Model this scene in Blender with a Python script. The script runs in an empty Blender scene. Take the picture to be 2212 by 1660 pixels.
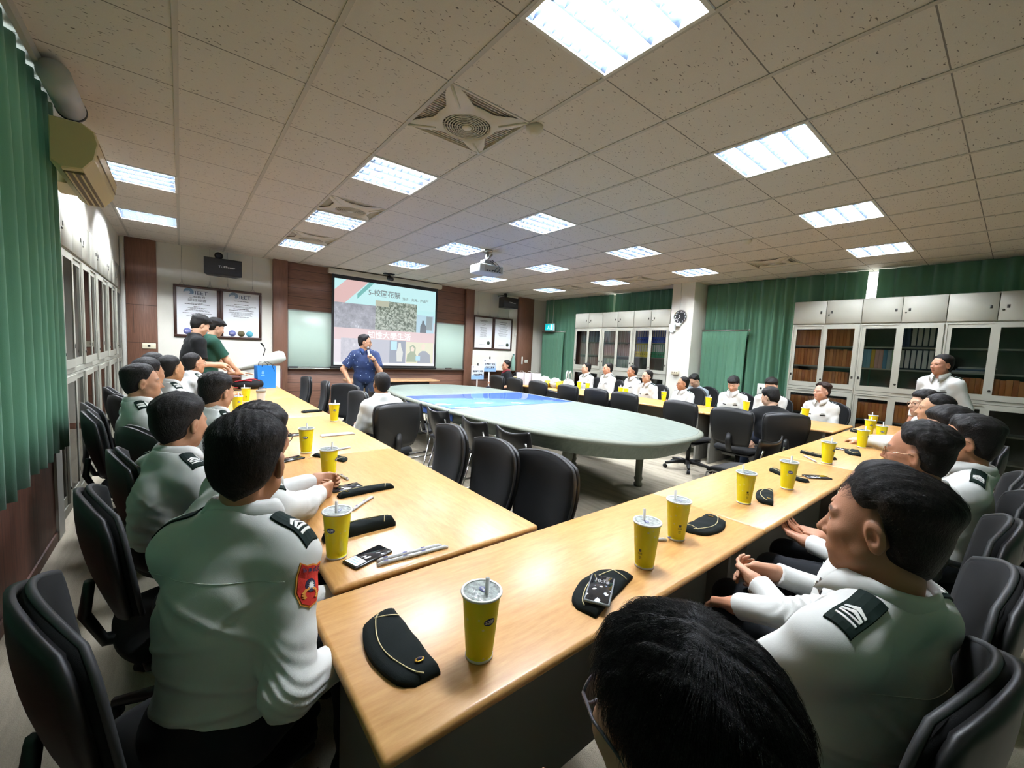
import bpy, bmesh, math, random
import numpy as np
from mathutils import Vector, Matrix, Euler
random.seed(7); rng = np.random.default_rng(7)
SC = bpy.context.scene
COL = SC.collection
PI = math.pi
def R(a): return math.radians(a)
CAMZ = 1.505
CEIL = 2.9935

# ---------------------------------------------------------------- materials
def _new(name):
    m = bpy.data.materials.new(name); m.use_nodes = True
    nt = m.node_tree; b = nt.nodes['Principled BSDF']
    return m, nt, b
def lin(c):
    return tuple(((v/255)/12.92 if v/255 <= .04045 else ((v/255+.055)/1.055)**2.4) for v in c)+(1,)
def mat(name, rgb, rough=.6, metal=0, spec=.5, noise=0, nscale=30, bump=0, bscale=200, stretch=None, emit=0, trans=0, alpha=1, coat=0, sheen=0):
    m, nt, b = _new(name)
    b.inputs['Base Color'].default_value = lin(rgb)
    b.inputs['Roughness'].default_value = rough
    b.inputs['Metallic'].default_value = metal
    b.inputs['Specular IOR Level'].default_value = spec
    if coat: b.inputs['Coat Weight'].default_value = coat
    if sheen: b.inputs['Sheen Weight'].default_value = sheen
    if trans: b.inputs['Transmission Weight'].default_value = trans
    if alpha < 1: b.inputs['Alpha'].default_value = alpha
    if emit:
        b.inputs['Emission Color'].default_value = lin(rgb); b.inputs['Emission Strength'].default_value = emit
    vec = None
    if noise or bump:
        tc = nt.nodes.new('ShaderNodeTexCoord'); mp = nt.nodes.new('ShaderNodeMapping')
        if stretch: mp.inputs['Scale'].default_value = stretch
        nt.links.new(tc.outputs['Object'], mp.inputs['Vector']); vec = mp.outputs['Vector']
    if noise:
        n = nt.nodes.new('ShaderNodeTexNoise'); n.inputs['Scale'].default_value = nscale; n.inputs['Detail'].default_value = 4
        nt.links.new(vec, n.inputs['Vector'])
        r = nt.nodes.new('ShaderNodeMapRange'); r.inputs['From Min'].default_value = .3; r.inputs['From Max'].default_value = .7
        r.inputs['To Min'].default_value = 1-noise; r.inputs['To Max'].default_value = 1+noise
        nt.links.new(n.outputs['Fac'], r.inputs['Value'])
        mx = nt.nodes.new('ShaderNodeVectorMath'); mx.operation = 'SCALE'
        mx.inputs[0].default_value = lin(rgb)[:3]
        nt.links.new(r.outputs['Result'], mx.inputs['Scale']); nt.links.new(mx.outputs['Vector'], b.inputs['Base Color'])
    if bump:
        n2 = nt.nodes.new('ShaderNodeTexNoise'); n2.inputs['Scale'].default_value = bscale; n2.inputs['Detail'].default_value = 3
        nt.links.new(vec, n2.inputs['Vector'])
        bp = nt.nodes.new('ShaderNodeBump'); bp.inputs['Strength'].default_value = bump; bp.inputs['Distance'].default_value = .004
        nt.links.new(n2.outputs['Fac'], bp.inputs['Height']); nt.links.new(bp.outputs['Normal'], b.inputs['Normal'])
    return m
def node(nt, t, **kw):
    n = nt.nodes.new(t)
    for k, v in kw.items():
        if hasattr(n, k): setattr(n, k, v)
        else: n.inputs[k.replace('_', ' ')].default_value = v
    return n
def ramp(nt, stops):
    r = nt.nodes.new('ShaderNodeValToRGB'); e = r.color_ramp.elements
    while len(e) < len(stops): e.new(.5)
    for i, (p, c) in enumerate(stops): e[i].position = p; e[i].color = lin(c)
    return r
def wood(name, c1, c2, scale=(1, 1, 1), rough=.45, grain=60, gaps=None, coat=0):
    """streaky laminate; gaps = (axis, period, width) adds dark joint lines"""
    m, nt, b = _new(name)
    tc = node(nt, 'ShaderNodeTexCoord'); mp = node(nt, 'ShaderNodeMapping'); mp.inputs['Scale'].default_value = scale
    nt.links.new(tc.outputs['Object'], mp.inputs['Vector'])
    n = node(nt, 'ShaderNodeTexNoise', Scale=grain, Detail=6, Roughness=.65); nt.links.new(mp.outputs['Vector'], n.inputs['Vector'])
    r = ramp(nt, [(.3, c1), (.7, c2)]); nt.links.new(n.outputs['Fac'], r.inputs['Fac'])
    out = r.outputs['Color']
    if gaps:
        sx = node(nt, 'ShaderNodeSeparateXYZ'); nt.links.new(tc.outputs['Object'], sx.inputs['Vector'])
        md = node(nt, 'ShaderNodeMath', operation='PINGPONG'); md.inputs[1].default_value = gaps[1]/2
        nt.links.new(sx.outputs['XYZ'.index(gaps[0])], md.inputs[0])
        lt = node(nt, 'ShaderNodeMath', operation='LESS_THAN'); lt.inputs[1].default_value = gaps[2]/2
        nt.links.new(md.outputs[0], lt.inputs[0])
        mx = node(nt, 'ShaderNodeMix', data_type='RGBA'); nt.links.new(lt.outputs[0], mx.inputs['Factor'])
        nt.links.new(out, mx.inputs['A']); mx.inputs['B'].default_value = lin(tuple(v*.5 for v in c1))
        out = mx.outputs['Result']
    nt.links.new(out, b.inputs['Base Color']); b.inputs['Roughness'].default_value = rough
    if coat: b.inputs['Coat Weight'].default_value = coat; b.inputs['Coat Roughness'].default_value = .25
    return m

# ---------------------------------------------------------------- mesh builder
class MB:
    def __init__(s): s.v = []; s.f = []; s.m = []; s.n = 0; s.smooth = []
    def add(s, v, f, mi=0, smooth=False, M=None):
        v = np.asarray(v, float).reshape(-1, 3)
        if M is not None:
            A = np.array(M); v = v @ A[:3, :3].T + A[:3, 3]
        s.v.append(v); k = s.n
        s.f.extend([tuple(int(i)+k for i in q) for q in f]); s.m.extend([mi]*len(f)); s.smooth.extend([smooth]*len(f)); s.n += len(v)
        return s
    def box(s, lo, hi, mi=0, M=None):
        x0, y0, z0 = lo; x1, y1, z1 = hi
        v = [(x0,y0,z0),(x1,y0,z0),(x1,y1,z0),(x0,y1,z0),(x0,y0,z1),(x1,y0,z1),(x1,y1,z1),(x0,y1,z1)]
        return s.add(v, [(0,3,2,1),(4,5,6,7),(0,1,5,4),(1,2,6,5),(2,3,7,6),(3,0,4,7)], mi, False, M)
    def rbox(s, lo, hi, b=.01, seg=2, mi=0, M=None, smooth=True):
        key = (tuple(lo), tuple(hi), b, seg)
        bm = bmesh.new(); bmesh.ops.create_cube(bm, size=1)
        for q in bm.verts: q.co = Vector([lo[i]+(q.co[i]+.5)*(hi[i]-lo[i]) for i in range(3)])
        bmesh.ops.bevel(bm, geom=list(bm.edges), offset=b, segments=seg, profile=.5, affect='EDGES')
        bm.verts.index_update()
        v = [tuple(q.co) for q in bm.verts]; f = [[q.index for q in t.verts] for t in bm.faces]; bm.free()
        return s.add(v, f, mi, smooth, M)
    def lathe(s, prof, n=24, mi=0, M=None, smooth=True, cap=True, ang=2*PI):
        prof = np.asarray(prof, float); k = len(prof); full = abs(ang-2*PI) < 1e-6
        a = np.linspace(0, ang, n, endpoint=not full)
        v = np.stack([np.outer(np.cos(a), prof[:,0]), np.outer(np.sin(a), prof[:,0]), np.tile(prof[:,1], (n,1))], -1).reshape(-1,3)
        f = []
        for i in range(n if full else n-1):
            j = (i+1) % n
            for q in range(k-1): f.append((i*k+q, j*k+q, j*k+q+1, i*k+q+1))
        if cap and full:
            if prof[0,0] > 1e-6: f.append([i*k for i in range(n)][::-1])
            if prof[-1,0] > 1e-6: f.append([i*k+k-1 for i in range(n)])
        return s.add(v, f, mi, smooth, M)
    def cyl(s, p, q, r, r2=None, n=12, mi=0, smooth=True):
        p = np.array(p, float); q = np.array(q, float); d = q-p; L = np.linalg.norm(d)
        M = Matrix.Translation(Vector(p)) @ Vector(d).to_track_quat('Z', 'Y').to_matrix().to_4x4()
        return s.lathe([(r, 0), (r if r2 is None else r2, L)], n, mi, M, smooth)
    def tube(s, pts, r, n=8, mi=0, closed=False, smooth=True, flat=1.):
        P = np.asarray(pts, float); k = len(P); rr = np.broadcast_to(np.asarray(r, float), (k,))
        T = np.gradient(P, axis=0) if not closed else np.roll(P,-1,0)-np.roll(P,1,0)
        T /= np.linalg.norm(T, axis=1, keepdims=True)+1e-12
        u = np.cross(T[0], [0,0,1.]);
        if np.linalg.norm(u) < 1e-3: u = np.cross(T[0], [0,1.,0])
        u /= np.linalg.norm(u); V = []
        a = np.arange(n)*2*PI/n
        for i in range(k):
            u = u-T[i]*(u@T[i]); u /= np.linalg.norm(u)+1e-12; w = np.cross(T[i], u)
            V.append(P[i]+rr[i]*(np.outer(np.cos(a), u)+flat*np.outer(np.sin(a), w)))
        V = np.concatenate(V); f = []
        for i in range(k if closed else k-1):
            j = (i+1) % k
            for q in range(n): f.append((i*n+q, i*n+(q+1)%n, j*n+(q+1)%n, j*n+q))
        if not closed: f.append(list(range(n))[::-1]); f.append([(k-1)*n+q for q in range(n)])
        return s.add(V, f, mi, smooth)
    def grid(s, fn, nu, nv, mi=0, smooth=True, closeu=False):
        u = np.linspace(0, 1, nu); v = np.linspace(0, 1, nv)
        P = np.array([[fn(a, b) for b in v] for a in u]).reshape(-1, 3); f = []
        for i in range(nu-1 if not closeu else nu):
            for j in range(nv-1): ii = (i+1) % nu; f.append((i*nv+j, ii*nv+j, ii*nv+j+1, i*nv+j+1))
        return s.add(P, f, mi, smooth)
    def slab(s, fn, nu, nv, th, mi=0, smooth=True):
        """closed sheet: fn(u,v)->point, offset by th along numeric normal on each side"""
        u = np.linspace(0, 1, nu); v = np.linspace(0, 1, nv)
        P = np.array([[fn(a, b) for b in v] for a in u], float)
        N = np.cross(np.gradient(P, axis=0), np.gradient(P, axis=1)); N /= np.linalg.norm(N, axis=2, keepdims=True)+1e-12
        t = th if not callable(th) else np.array([[th(a, b) for b in v] for a in u])[..., None]
        A = (P+N*t).reshape(-1, 3); B = (P-N*t).reshape(-1, 3); k = nu*nv; f = []
        for i in range(nu-1):
            for j in range(nv-1):
                a, b, c, d = i*nv+j, (i+1)*nv+j, (i+1)*nv+j+1, i*nv+j+1
                f.append((a, b, c, d)); f.append((k+d, k+c, k+b, k+a))
        rim = [(i, 0) for i in range(nu)]+[(nu-1, j) for j in range(1, nv)]+[(i, nv-1) for i in range(nu-2, -1, -1)]+[(0, j) for j in range(nv-2, 0, -1)]
        for q in range(len(rim)):
            a = rim[q][0]*nv+rim[q][1]; b = rim[(q+1) % len(rim)]; b = b[0]*nv+b[1]
            f.append((b, a, k+a, k+b))
        s.add(np.concatenate([A, B]), f, mi, smooth)
        return P[[r[0] for r in rim], [r[1] for r in rim]]
    def prism(s, poly, z0, z1, mi=0, M=None, smooth=False):
        n = len(poly); v = [(x, y, z0) for x, y in poly]+[(x, y, z1) for x, y in poly]
        f = [list(range(n))[::-1], [n+i for i in range(n)]]+[(i, (i+1) % n, n+(i+1) % n, n+i) for i in range(n)]
        return s.add(v, f, mi, smooth, M)
    def sphere(s, c, r, n=12, mi=0, M=None):
        r = np.broadcast_to(np.asarray(r, float), (3,)); V = []; m = n//2+1
        for i in range(m):
            t = PI*i/(m-1)
            for j in range(n): V.append((c[0]+r[0]*math.sin(t)*math.cos(2*PI*j/n), c[1]+r[1]*math.sin(t)*math.sin(2*PI*j/n), c[2]+r[2]*math.cos(t)))
        f = [(i*n+j, (i+1)*n+j, (i+1)*n+(j+1) % n, i*n+(j+1) % n) for i in range(m-1) for j in range(n)]
        return s.add(V, f, mi, True, M)
    def text(s, body, size, M, mi=0, depth=0.0, align='CENTER', bold=0.0, sx=1.0):
        v, f = text_geo(body, size, depth, align, bold)
        if len(v): v = v*np.array([sx, 1, 1])
        return s.add(v, f, mi, False, M)
    def build(s, name, mats, parent=None, loc=None, label=None):
        me = bpy.data.meshes.new(name)
        V = np.concatenate(s.v) if s.v else np.zeros((0, 3))
        me.from_pydata(V.tolist(), [], s.f)
        for m in (mats if isinstance(mats, (list, tuple)) else [mats]): me.materials.append(m)
        me.polygons.foreach_set('material_index', np.array(s.m, dtype=np.int32))
        me.polygons.foreach_set('use_smooth', np.array(s.smooth, dtype=bool))
        me.update()
        return link(name, me, parent, loc, label)
def link(name, me, parent=None, loc=None, label=None):
    o = bpy.data.objects.new(name, me); COL.objects.link(o)
    if parent is not None: o.parent = parent
    if loc is not None: o.location = loc
    if label: o['label'] = label
    return o
_tg = {}
def text_geo(body, size, depth=0, align='CENTER', bold=0.0):
    key = (body, size, depth, align, bold)
    if key in _tg: return _tg[key]
    cu = bpy.data.curves.new('t', 'FONT'); cu.body = body; cu.size = size; cu.align_x = align; cu.align_y = 'CENTER'
    cu.extrude = depth; cu.offset = bold; cu.resolution_u = 2
    o = bpy.data.objects.new('t', cu); COL.objects.link(o)
    dg = bpy.context.evaluated_depsgraph_get(); e = o.evaluated_get(dg); me = e.to_mesh()
    v = np.array([tuple(q.co) for q in me.vertices]).reshape(-1, 3); f = [list(p.vertices) for p in me.polygons]
    e.to_mesh_clear(); bpy.data.objects.remove(o); bpy.data.curves.remove(cu)
    _tg[key] = (v, f); return v, f
def frame_M(o, x, y):
    """4x4 from origin and two axis vectors"""
    x = Vector(x).normalized(); y = Vector(y); y = (y-x*y.dot(x)).normalized(); z = x.cross(y)
    return Matrix(((x.x, y.x, z.x, o[0]), (x.y, y.y, z.y, o[1]), (x.z, y.z, z.z, o[2]), (0, 0, 0, 1)))
def tag(o, label, cat, group=None, kind=None):
    if label: o['label'] = label
    if cat: o['category'] = cat
    if group: o['group'] = group
    if kind: o['kind'] = kind
    return o
def thing(name, label, cat, loc=(0,0,0), rz=0, group=None):
    o = bpy.data.objects.new(name, None); COL.objects.link(o); o.location = loc; o.rotation_euler = (0, 0, rz)
    o.empty_display_size = .1
    return tag(o, label, cat, group)
def struct(name, mb, m, label=None):
    o = mb.build(name, m); o['kind'] = 'structure'
    if label: o['label'] = label; 
    return o
def dup(root, loc, rz, label=None, group=None, scale=None):
    r = root.copy(); COL.objects.link(r); r.location = loc; r.rotation_euler = (0, 0, rz)
    if label: r['label'] = label
    if group: r['group'] = group
    if scale: r.scale = scale
    for ch in list(root.children):
        c = ch.copy(); COL.objects.link(c); c.parent = r
        for g in ch.children:
            d = g.copy(); COL.objects.link(d); d.parent = c
    return r
# ================================================================ ROOM
SCR, WIN = 1.15, 8.0
XL, XR, YF, YB = -0.75, 8.42, 8.96, -2.6
WALL = mat('wall_paint', (222,220,209), .75, bump=.08, bscale=120)
WHITE = mat('white_trim', (222,222,214), .5)
PANELV = wood('walnut_vertical', (92,62,48), (122,86,68), (6,6,.25), .5, 18)
PANELH = wood('walnut_horizontal', (92,62,50), (128,92,74), (.25,6,7), .5, 16, gaps=('Z', .168, .008))
WAINS = wood('wainscot_wood', (70,42,34), (112,72,56), (6,3,.25), .5, 14, gaps=('Y', .62, .006))
METAL = mat('steel', (170,172,172), .3, 1)
CHROME = mat('chrome', (215,217,220), .12, 1)
ALU = mat('aluminium', (176,178,174), .35, .9)
BLACK = mat('black_plastic', (14,14,15), .45)
DARK = mat('dark_rubber', (24,24,26), .7)
IVORY = mat('ivory_plastic', (222,214,188), .5)
GLASS = None

def carpet():
    m, nt, b = _new('carpet')
    tc = node(nt, 'ShaderNodeTexCoord'); mp = node(nt, 'ShaderNodeMapping'); mp.inputs['Scale'].default_value = (5.5, .55, 1)
    nt.links.new(tc.outputs['Object'], mp.inputs['Vector'])
    n = node(nt, 'ShaderNodeTexNoise', Scale=2.2, Detail=5, Roughness=.6); nt.links.new(mp.outputs[0], n.inputs['Vector'])
    r = ramp(nt, [(.25, (146,138,122)), (.5, (172,164,147)), (.78, (190,182,164))]); nt.links.new(n.outputs['Fac'], r.inputs['Fac'])
    n2 = node(nt, 'ShaderNodeTexNoise', Scale=260, Detail=2); nt.links.new(tc.outputs['Object'], n2.inputs['Vector'])
    mx = node(nt, 'ShaderNodeMix', data_type='RGBA', blend_type='MULTIPLY'); mx.inputs['Factor'].default_value = .5
    nt.links.new(r.outputs[0], mx.inputs['A']); nt.links.new(n2.outputs['Fac'], mx.inputs['B'])
    sc = node(nt, 'ShaderNodeMix', data_type='RGBA', blend_type='MULTIPLY'); sc.inputs['Factor'].default_value = 1; sc.inputs['B'].default_value = (1.5,1.5,1.5,1)
    nt.links.new(mx.outputs['Result'], sc.inputs['A']); nt.links.new(sc.outputs['Result'], b.inputs['Base Color'])
    b.inputs['Roughness'].default_value = .95; b.inputs['Specular IOR Level'].default_value = .1
    bp = node(nt, 'ShaderNodeBump', Strength=.5, Distance=.006); nt.links.new(n2.outputs['Fac'], bp.inputs['Height']); nt.links.new(bp.outputs[0], b.inputs['Normal'])
    return m
def tiles():
    m, nt, b = _new('mineral_tile')
    tc = node(nt, 'ShaderNodeTexCoord'); sx = node(nt, 'ShaderNodeSeparateXYZ'); nt.links.new(tc.outputs['Object'], sx.inputs[0])
    def line(ax, off, w):
        a = node(nt, 'ShaderNodeMath', operation='SUBTRACT'); a.inputs[1].default_value = off; nt.links.new(sx.outputs[ax], a.inputs[0])
        p = node(nt, 'ShaderNodeMath', operation='PINGPONG'); p.inputs[1].default_value = .3; nt.links.new(a.outputs[0], p.inputs[0])
        l = node(nt, 'ShaderNodeMath', operation='LESS_THAN'); l.inputs[1].default_value = w; nt.links.new(p.outputs[0], l.inputs[0])
        return l.outputs[0]
    ly = line(1, GY0, .0035)
    # short dark fissures: wandering voronoi cells thinned by a noise mask
    mp = node(nt, 'ShaderNodeMapping'); mp.inputs['Scale'].default_value = (26, 62, 1); mp.inputs['Rotation'].default_value = (0,0,.7); nt.links.new(tc.outputs['Object'], mp.inputs[0])
    n0 = node(nt, 'ShaderNodeTexNoise', Scale=18, Detail=2); nt.links.new(tc.outputs['Object'], n0.inputs['Vector'])
    ad = node(nt, 'ShaderNodeVectorMath', operation='MULTIPLY_ADD'); ad.inputs[1].default_value = (2.6,2.6,0); nt.links.new(n0.outputs['Color'], ad.inputs[0]); nt.links.new(mp.outputs[0], ad.inputs[2])
    v = node(nt, 'ShaderNodeTexVoronoi', Scale=1.0, Randomness=1.0); nt.links.new(ad.outputs[0], v.inputs['Vector'])
    r = ramp(nt, [(.10, (92,86,78)), (.2, (222,217,207))]); nt.links.new(v.outputs['Distance'], r.inputs[0])
    n3 = node(nt, 'ShaderNodeTexNoise', Scale=400, Detail=1); nt.links.new(tc.outputs['Object'], n3.inputs['Vector'])
    m1 = node(nt, 'ShaderNodeMix', data_type='RGBA', blend_type='MULTIPLY'); m1.inputs['Factor'].default_value = .18
    nt.links.new(r.outputs[0], m1.inputs['A']); nt.links.new(n3.outputs['Fac'], m1.inputs['B'])
    m2 = node(nt, 'ShaderNodeMix', data_type='RGBA'); nt.links.new(ly, m2.inputs['Factor']); nt.links.new(m1.outputs['Result'], m2.inputs['A']); m2.inputs['B'].default_value = lin((105,102,96))
    nt.links.new(m2.outputs['Result'], b.inputs['Base Color']); b.inputs['Roughness'].default_value = .9; b.inputs['Specular IOR Level'].default_value = .15
    return m
GX0, GY0 = .6*2.00004, .6*2.58996       # ceiling grid origin

def gx(i): return .6*(i+2.00004)
def gy(q): return .6*(2.58996-q)         # far edge of cell row q is gy(q), near edge gy(q+1)

LIGHTS = [(0,0),(3,0),(6,0),(9,0),(0,-4),(3,-4),(6,-4),(9,-4),(0,-7),(3,-7),(6,-7),(9,-7),(0,-10),(3,-10),(6,-10),(9,-10),(-3,-7),(-3,-10)]
FANS = [(0,-2),(0,-6),(0,-9),(9,-2),(9,-6),(9,-9)]
holes = set(LIGHTS)|set(FANS)
m = MB(); CX0, CX1, CY0, CY1 = -.75, XR, YB, YF
xs = [CX0]+[gx(i) for i in range(-3, 13) if CX0 < gx(i) < CX1]+[CX1]
ys = [CY0]+[gy(q) for q in range(8, -14, -1) if CY0 < gy(q) < CY1]+[CY1]
cells = {(round(gx(i), 3), round(gy(q+1), 3)) for i, q in holes}
for a, b_ in zip(xs, xs[1:]):
    for c, d in zip(ys, ys[1:]):
        if (round(a, 3), round(c, 3)) in cells or (a == CX0 and False): continue
        m.add([(a,c,CEIL),(a,d,CEIL),(b_,d,CEIL),(b_,c,CEIL)], [(0,1,2,3)])
struct('ceiling', m, tiles(), 'white mineral fibre tile ceiling with dark flecks')
m = MB()
for x in xs[1:-1]:
    for c, d in zip(ys, ys[1:]):
        m.box((x-.013, c, CEIL-.005), (x+.013, d, CEIL-.0005))
struct('trim_1', m, mat('grid_bar', (176,173,163), .6), 'pale metal bars of the ceiling grid')
m = MB(); m.add([(XL-.5,YB,0),(XR+.3,YB,0),(XR+.3,YF+.1,0),(XL-.5,YF+.1,0)], [(0,1,2,3)]); struct('floor', m, carpet(), 'streaky beige grey carpet floor')

m = MB(); m.box((XL-.5, YF, 0), (XR+.3, YF+.12, 3.2)); struct('wall_front', m, WALL, 'cream front wall')
m = MB()
m.box((XR, YB, 0), (XR+.15, 1.40, 3.2)); m.box((XR, 1.70, 0), (XR+.15, 6.18, 3.2)); m.box((XR, 6.44, 0), (XR+.15, YF, 3.2))
for a, b_ in ((1.40,1.70),(6.18,6.44)): m.box((XR, a, 0), (XR+.15, b_, 1.0))
struct('wall_right', m, WALL)
m = MB(); m.box((XL-.5, YB-.12, 0), (XR+.3, YB, 3.2)); struct('wall_back', m, WALL)
m = MB()
m.box((XL-.5, YB, 0), (XL-.45, YF, 3.2))                       # outer wall behind the cabinets
m.box((XL-.45, YB, 0), (XL, 4.18, 3.2))                         # window pier behind the curtain
m.box((XL-.45, 4.36, 2.535), (XL+.02, YF, 3.2))                 # bulkhead over the cabinets
struct('wall_left', m, WALL, 'white wall and bulkhead along the cabinets')
m = MB(); m.box((XL-.45, 4.18, 0), (XL+.06, 4.36, CEIL)); struct('wall_pier', m, WALL, 'narrow white pier between curtain and cabinets')
for n_, (a, b_) in enumerate(((1.40,1.70),(6.18,6.44))):
    w = MB(); w.box((XR+.10, a, 1.0), (XR+.11, b_, 3.1)); o = struct('window_%d' % (n_+1), w, mat('window_daylight', (255,255,252), .3, emit=5.0) if n_ == 0 else bpy.data.materials['window_daylight'], 'bright window behind the curtain gap')
w = MB(); w.box((XL-.02, -2.0, .95), (XL+.004, 4.0, 2.9)); struct('window_3', w, mat('window_sky_dim', (235,244,255), .3, emit=WIN*.4), 'daylit window behind the long green curtain')
w = MB(); w.box((.2, YB-.01, .95), (7.5, YB+.004, 2.9)); struct('window_4', w, mat('window_sky', (235,244,255), .3, emit=WIN), 'daylit window in the back wall')
# timber wainscot below the left curtain
m = MB(); m.box((XL, YB, 0), (XL+.045, 4.178, .80)); m.box((XL, YB, .80), (XL+.07, 4.178, .83)); m.box((XL+.045, YB, .0), (XL+.055, 4.178, .07)); struct('wall_wainscot', m, WAINS, 'dark wood panelling below the left curtain')
m = MB(); m.box((-.60, YB, CEIL-.06), (-.575, 4.0, CEIL+.0)); struct('trim_2', m, mat('track_grey', (168,168,160), .5), 'grey curtain track edge at the ceiling')
# pillar on the right wall
m = MB(); m.box((7.75, 4.08, 0), (XR, 4.54, CEIL)); struct('wall_pillar', m, WALL, 'white square pillar with clock')
m = MB(); m.cyl((7.745,4.36,2.45),(7.745,4.36,CEIL),.008); tag(m.build('cable_conduit', WHITE), 'thin white conduit running up the pillar above the clock', 'conduit')

# front wall panelling
def panel(x0, x1, z0, z1, d, mt, nm, lab):
    m = MB(); m.rbox((x0, YF-d, z0), (x1, YF-.001, z1), .004, 1); o = m.build(nm, mt); o['kind'] = 'structure'; o['label'] = lab; return o
panel(-.66, -.29, .0, CEIL, .05, PANELV, 'trim_3', 'dark walnut panel beside the cabinets')
panel(1.36, 1.60, .0, CEIL, .10, PANELV, 'trim_4', 'walnut pilaster by the whiteboard, lectern side')
panel(5.60, 5.84, .0, CEIL, .10, PANELV, 'trim_5', 'walnut pilaster by the whiteboard, certificate side')
panel(7.34, 7.87, .0, CEIL, .10, PANELV, 'trim_6', 'walnut panel in the far corner')
panel(1.602, 5.598, 2.10, CEIL, .03, PANELH, 'trim_7', 'walnut boards above the whiteboard')
panel(1.602, 5.598, .0, .95, .03, PANELH, 'trim_8', 'walnut boards below the whiteboard')
panel(5.845, 7.335, .0, .93, .025, PANELH, 'trim_9', 'walnut dado behind the placards')
panel(-.72, -.665, .9, CEIL, .03, WHITE, 'trim_10', 'white strip beside the walnut panel')
m = MB()
for z in (.50, 1.35, 1.95): m.box((-.66, YF-.0525, z), (-.29, YF-.05, z+.006))
m.box((-.58, YF-.0525, 1.5), (-.575, YF-.05, 1.95)); struct('trim_11', m, mat('joint', (52,34,27), .7))
m = MB(); m.rbox((5.845, YF-.18, .93), (7.335, YF-.001, .95), .004, 1); struct('trim_12', m, PANELV, 'narrow walnut ledge behind the placards')
# skirting
m = MB(); m.box((XL, YF-.02, 0), (XR, YF-.001, .09)); struct('baseboard_front', m, PANELV)

# whiteboard
t = thing('whiteboard', 'wide pale mint glass writing board behind the projection screen', 'whiteboard', (3.6, YF-.03, 0))
m = MB(); m.rbox((-1.98,-.022,.99), (1.98,0,2.08), .004, 1); m.build('glass_board', mat('mint_glass', (180,202,190), .3), t)
m = MB()
for lo, hi in (((-1.995,-.03,.965),(1.995,0,.99)), ((-1.995,-.03,2.08),(1.995,0,2.10)), ((-1.995,-.03,.965),(-1.98,0,2.10)), ((1.98,-.03,.965),(1.995,0,2.10))): m.box(lo, hi)
m.build('frame', ALU, t)
m = MB(); m.rbox((-1.99,-.10,.955), (1.99,-.03,.968), .004, 1); m.build('pen_tray', ALU, t)
for x, c, l, nm in ((-1.9, (40,40,44), .16, 'black board eraser at the lectern end of the whiteboard tray'), (1.55, (60,44,36), .16, 'brown board eraser at the far end of the whiteboard tray'), (.62, (206,178,160), .2, 'beige board eraser below the projection screen')):
    m = MB(); m.rbox((-l/2,-.022,0), (l/2,.022,.03), .006); o = m.build('board_eraser', mat('eraser', c, .8), loc=(3.6+x, YF-.095, .969)); tag(o, nm, 'eraser')

# curtains ------------------------------------------------------------------
def curtain_mat(name, c):
    m = mat(name, c, .85, bump=.25, bscale=500, sheen=.3, spec=.2); nt = m.node_tree
    tr = node(nt, 'ShaderNodeBsdfTranslucent'); tr.inputs[0].default_value = lin((156,182,164)); mx = node(nt, 'ShaderNodeMixShader'); mx.inputs[0].default_value = .25
    nt.links.new(nt.nodes['Principled BSDF'].outputs[0], mx.inputs[1]); nt.links.new(tr.outputs[0], mx.inputs[2]); nt.links.new(mx.outputs[0], nt.nodes['Material Output'].inputs[0]); return m
CURT = curtain_mat('green_cloth', (104,154,128))
def curtain(name, label, axis_x, y0, y1, z0, z1, amp=.045, pitch=.16, seed=0, group=None, hem=True):
    r = np.random.default_rng(seed); n = max(int((y1-y0)/.012), 8); y = np.linspace(y0, y1, n)
    ph = np.cumsum(2*PI/pitch*(1+.45*np.interp(y, np.linspace(y0, y1, 12), r.uniform(-1, 1, 12)))*(y1-y0)/n)
    am = amp*(1+.35*np.interp(y, np.linspace(y0, y1, 9), r.uniform(-1, 1, 9)))
    def sh(w): return np.tanh(1.6*np.sin(w))*.75+.25*np.sin(2*w+.6)
    V = []; zs = np.linspace(z0, z1, 9)
    for k, z in enumerate(zs):
        top = (z-z0)/(z1-z0)
        f = sh(ph+.25*np.sin(2*top+y*.8))*am*(1-.45*top**3)
        V.append(np.stack([axis_x+f, y+.012*np.sin(ph*.5+3*top), np.full(n, z)+(.012*np.sin(ph*.31) if k == 0 else 0)], -1))
    V = np.concatenate(V); nz = len(zs)
    F = [(k*n+i, k*n+i+1, (k+1)*n+i+1, (k+1)*n+i) for k in range(nz-1) for i in range(n-1)]
    b = MB(); b.add(V, F, 0, True); o = b.build(name, CURT); so = o.modifiers.new('s', 'SOLIDIFY'); so.thickness = .004
    return tag(o, label, 'curtain', group)
curtain('curtain', 'long green curtain over the wood panelling on the window side', -.645, -2.2, 4.16, .70, CEIL-.02, .05, .15, 3)
curtain('curtain', 'green curtain from far corner to the gap above the binder cabinets', 8.22, 6.385, 8.75, .04, CEIL-.01, .05, .17, 5)
curtain('curtain', 'green curtain between the narrow daylight gap and the pillar, above binder cabinets', 8.22, 4.56, 6.275, .04, CEIL-.01, .05, .17, 6)
curtain('curtain', 'green curtain hanging between pillar and brown-book cabinet', 8.22, 1.595, 4.06, .04, CEIL-.01, .05, .17, 7)
curtain('curtain', 'green curtain behind the empty-shelf cabinet past the daylight gap', 8.22, -1.8, 1.475, .04, CEIL-.01, .05, .17, 8)
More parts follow.
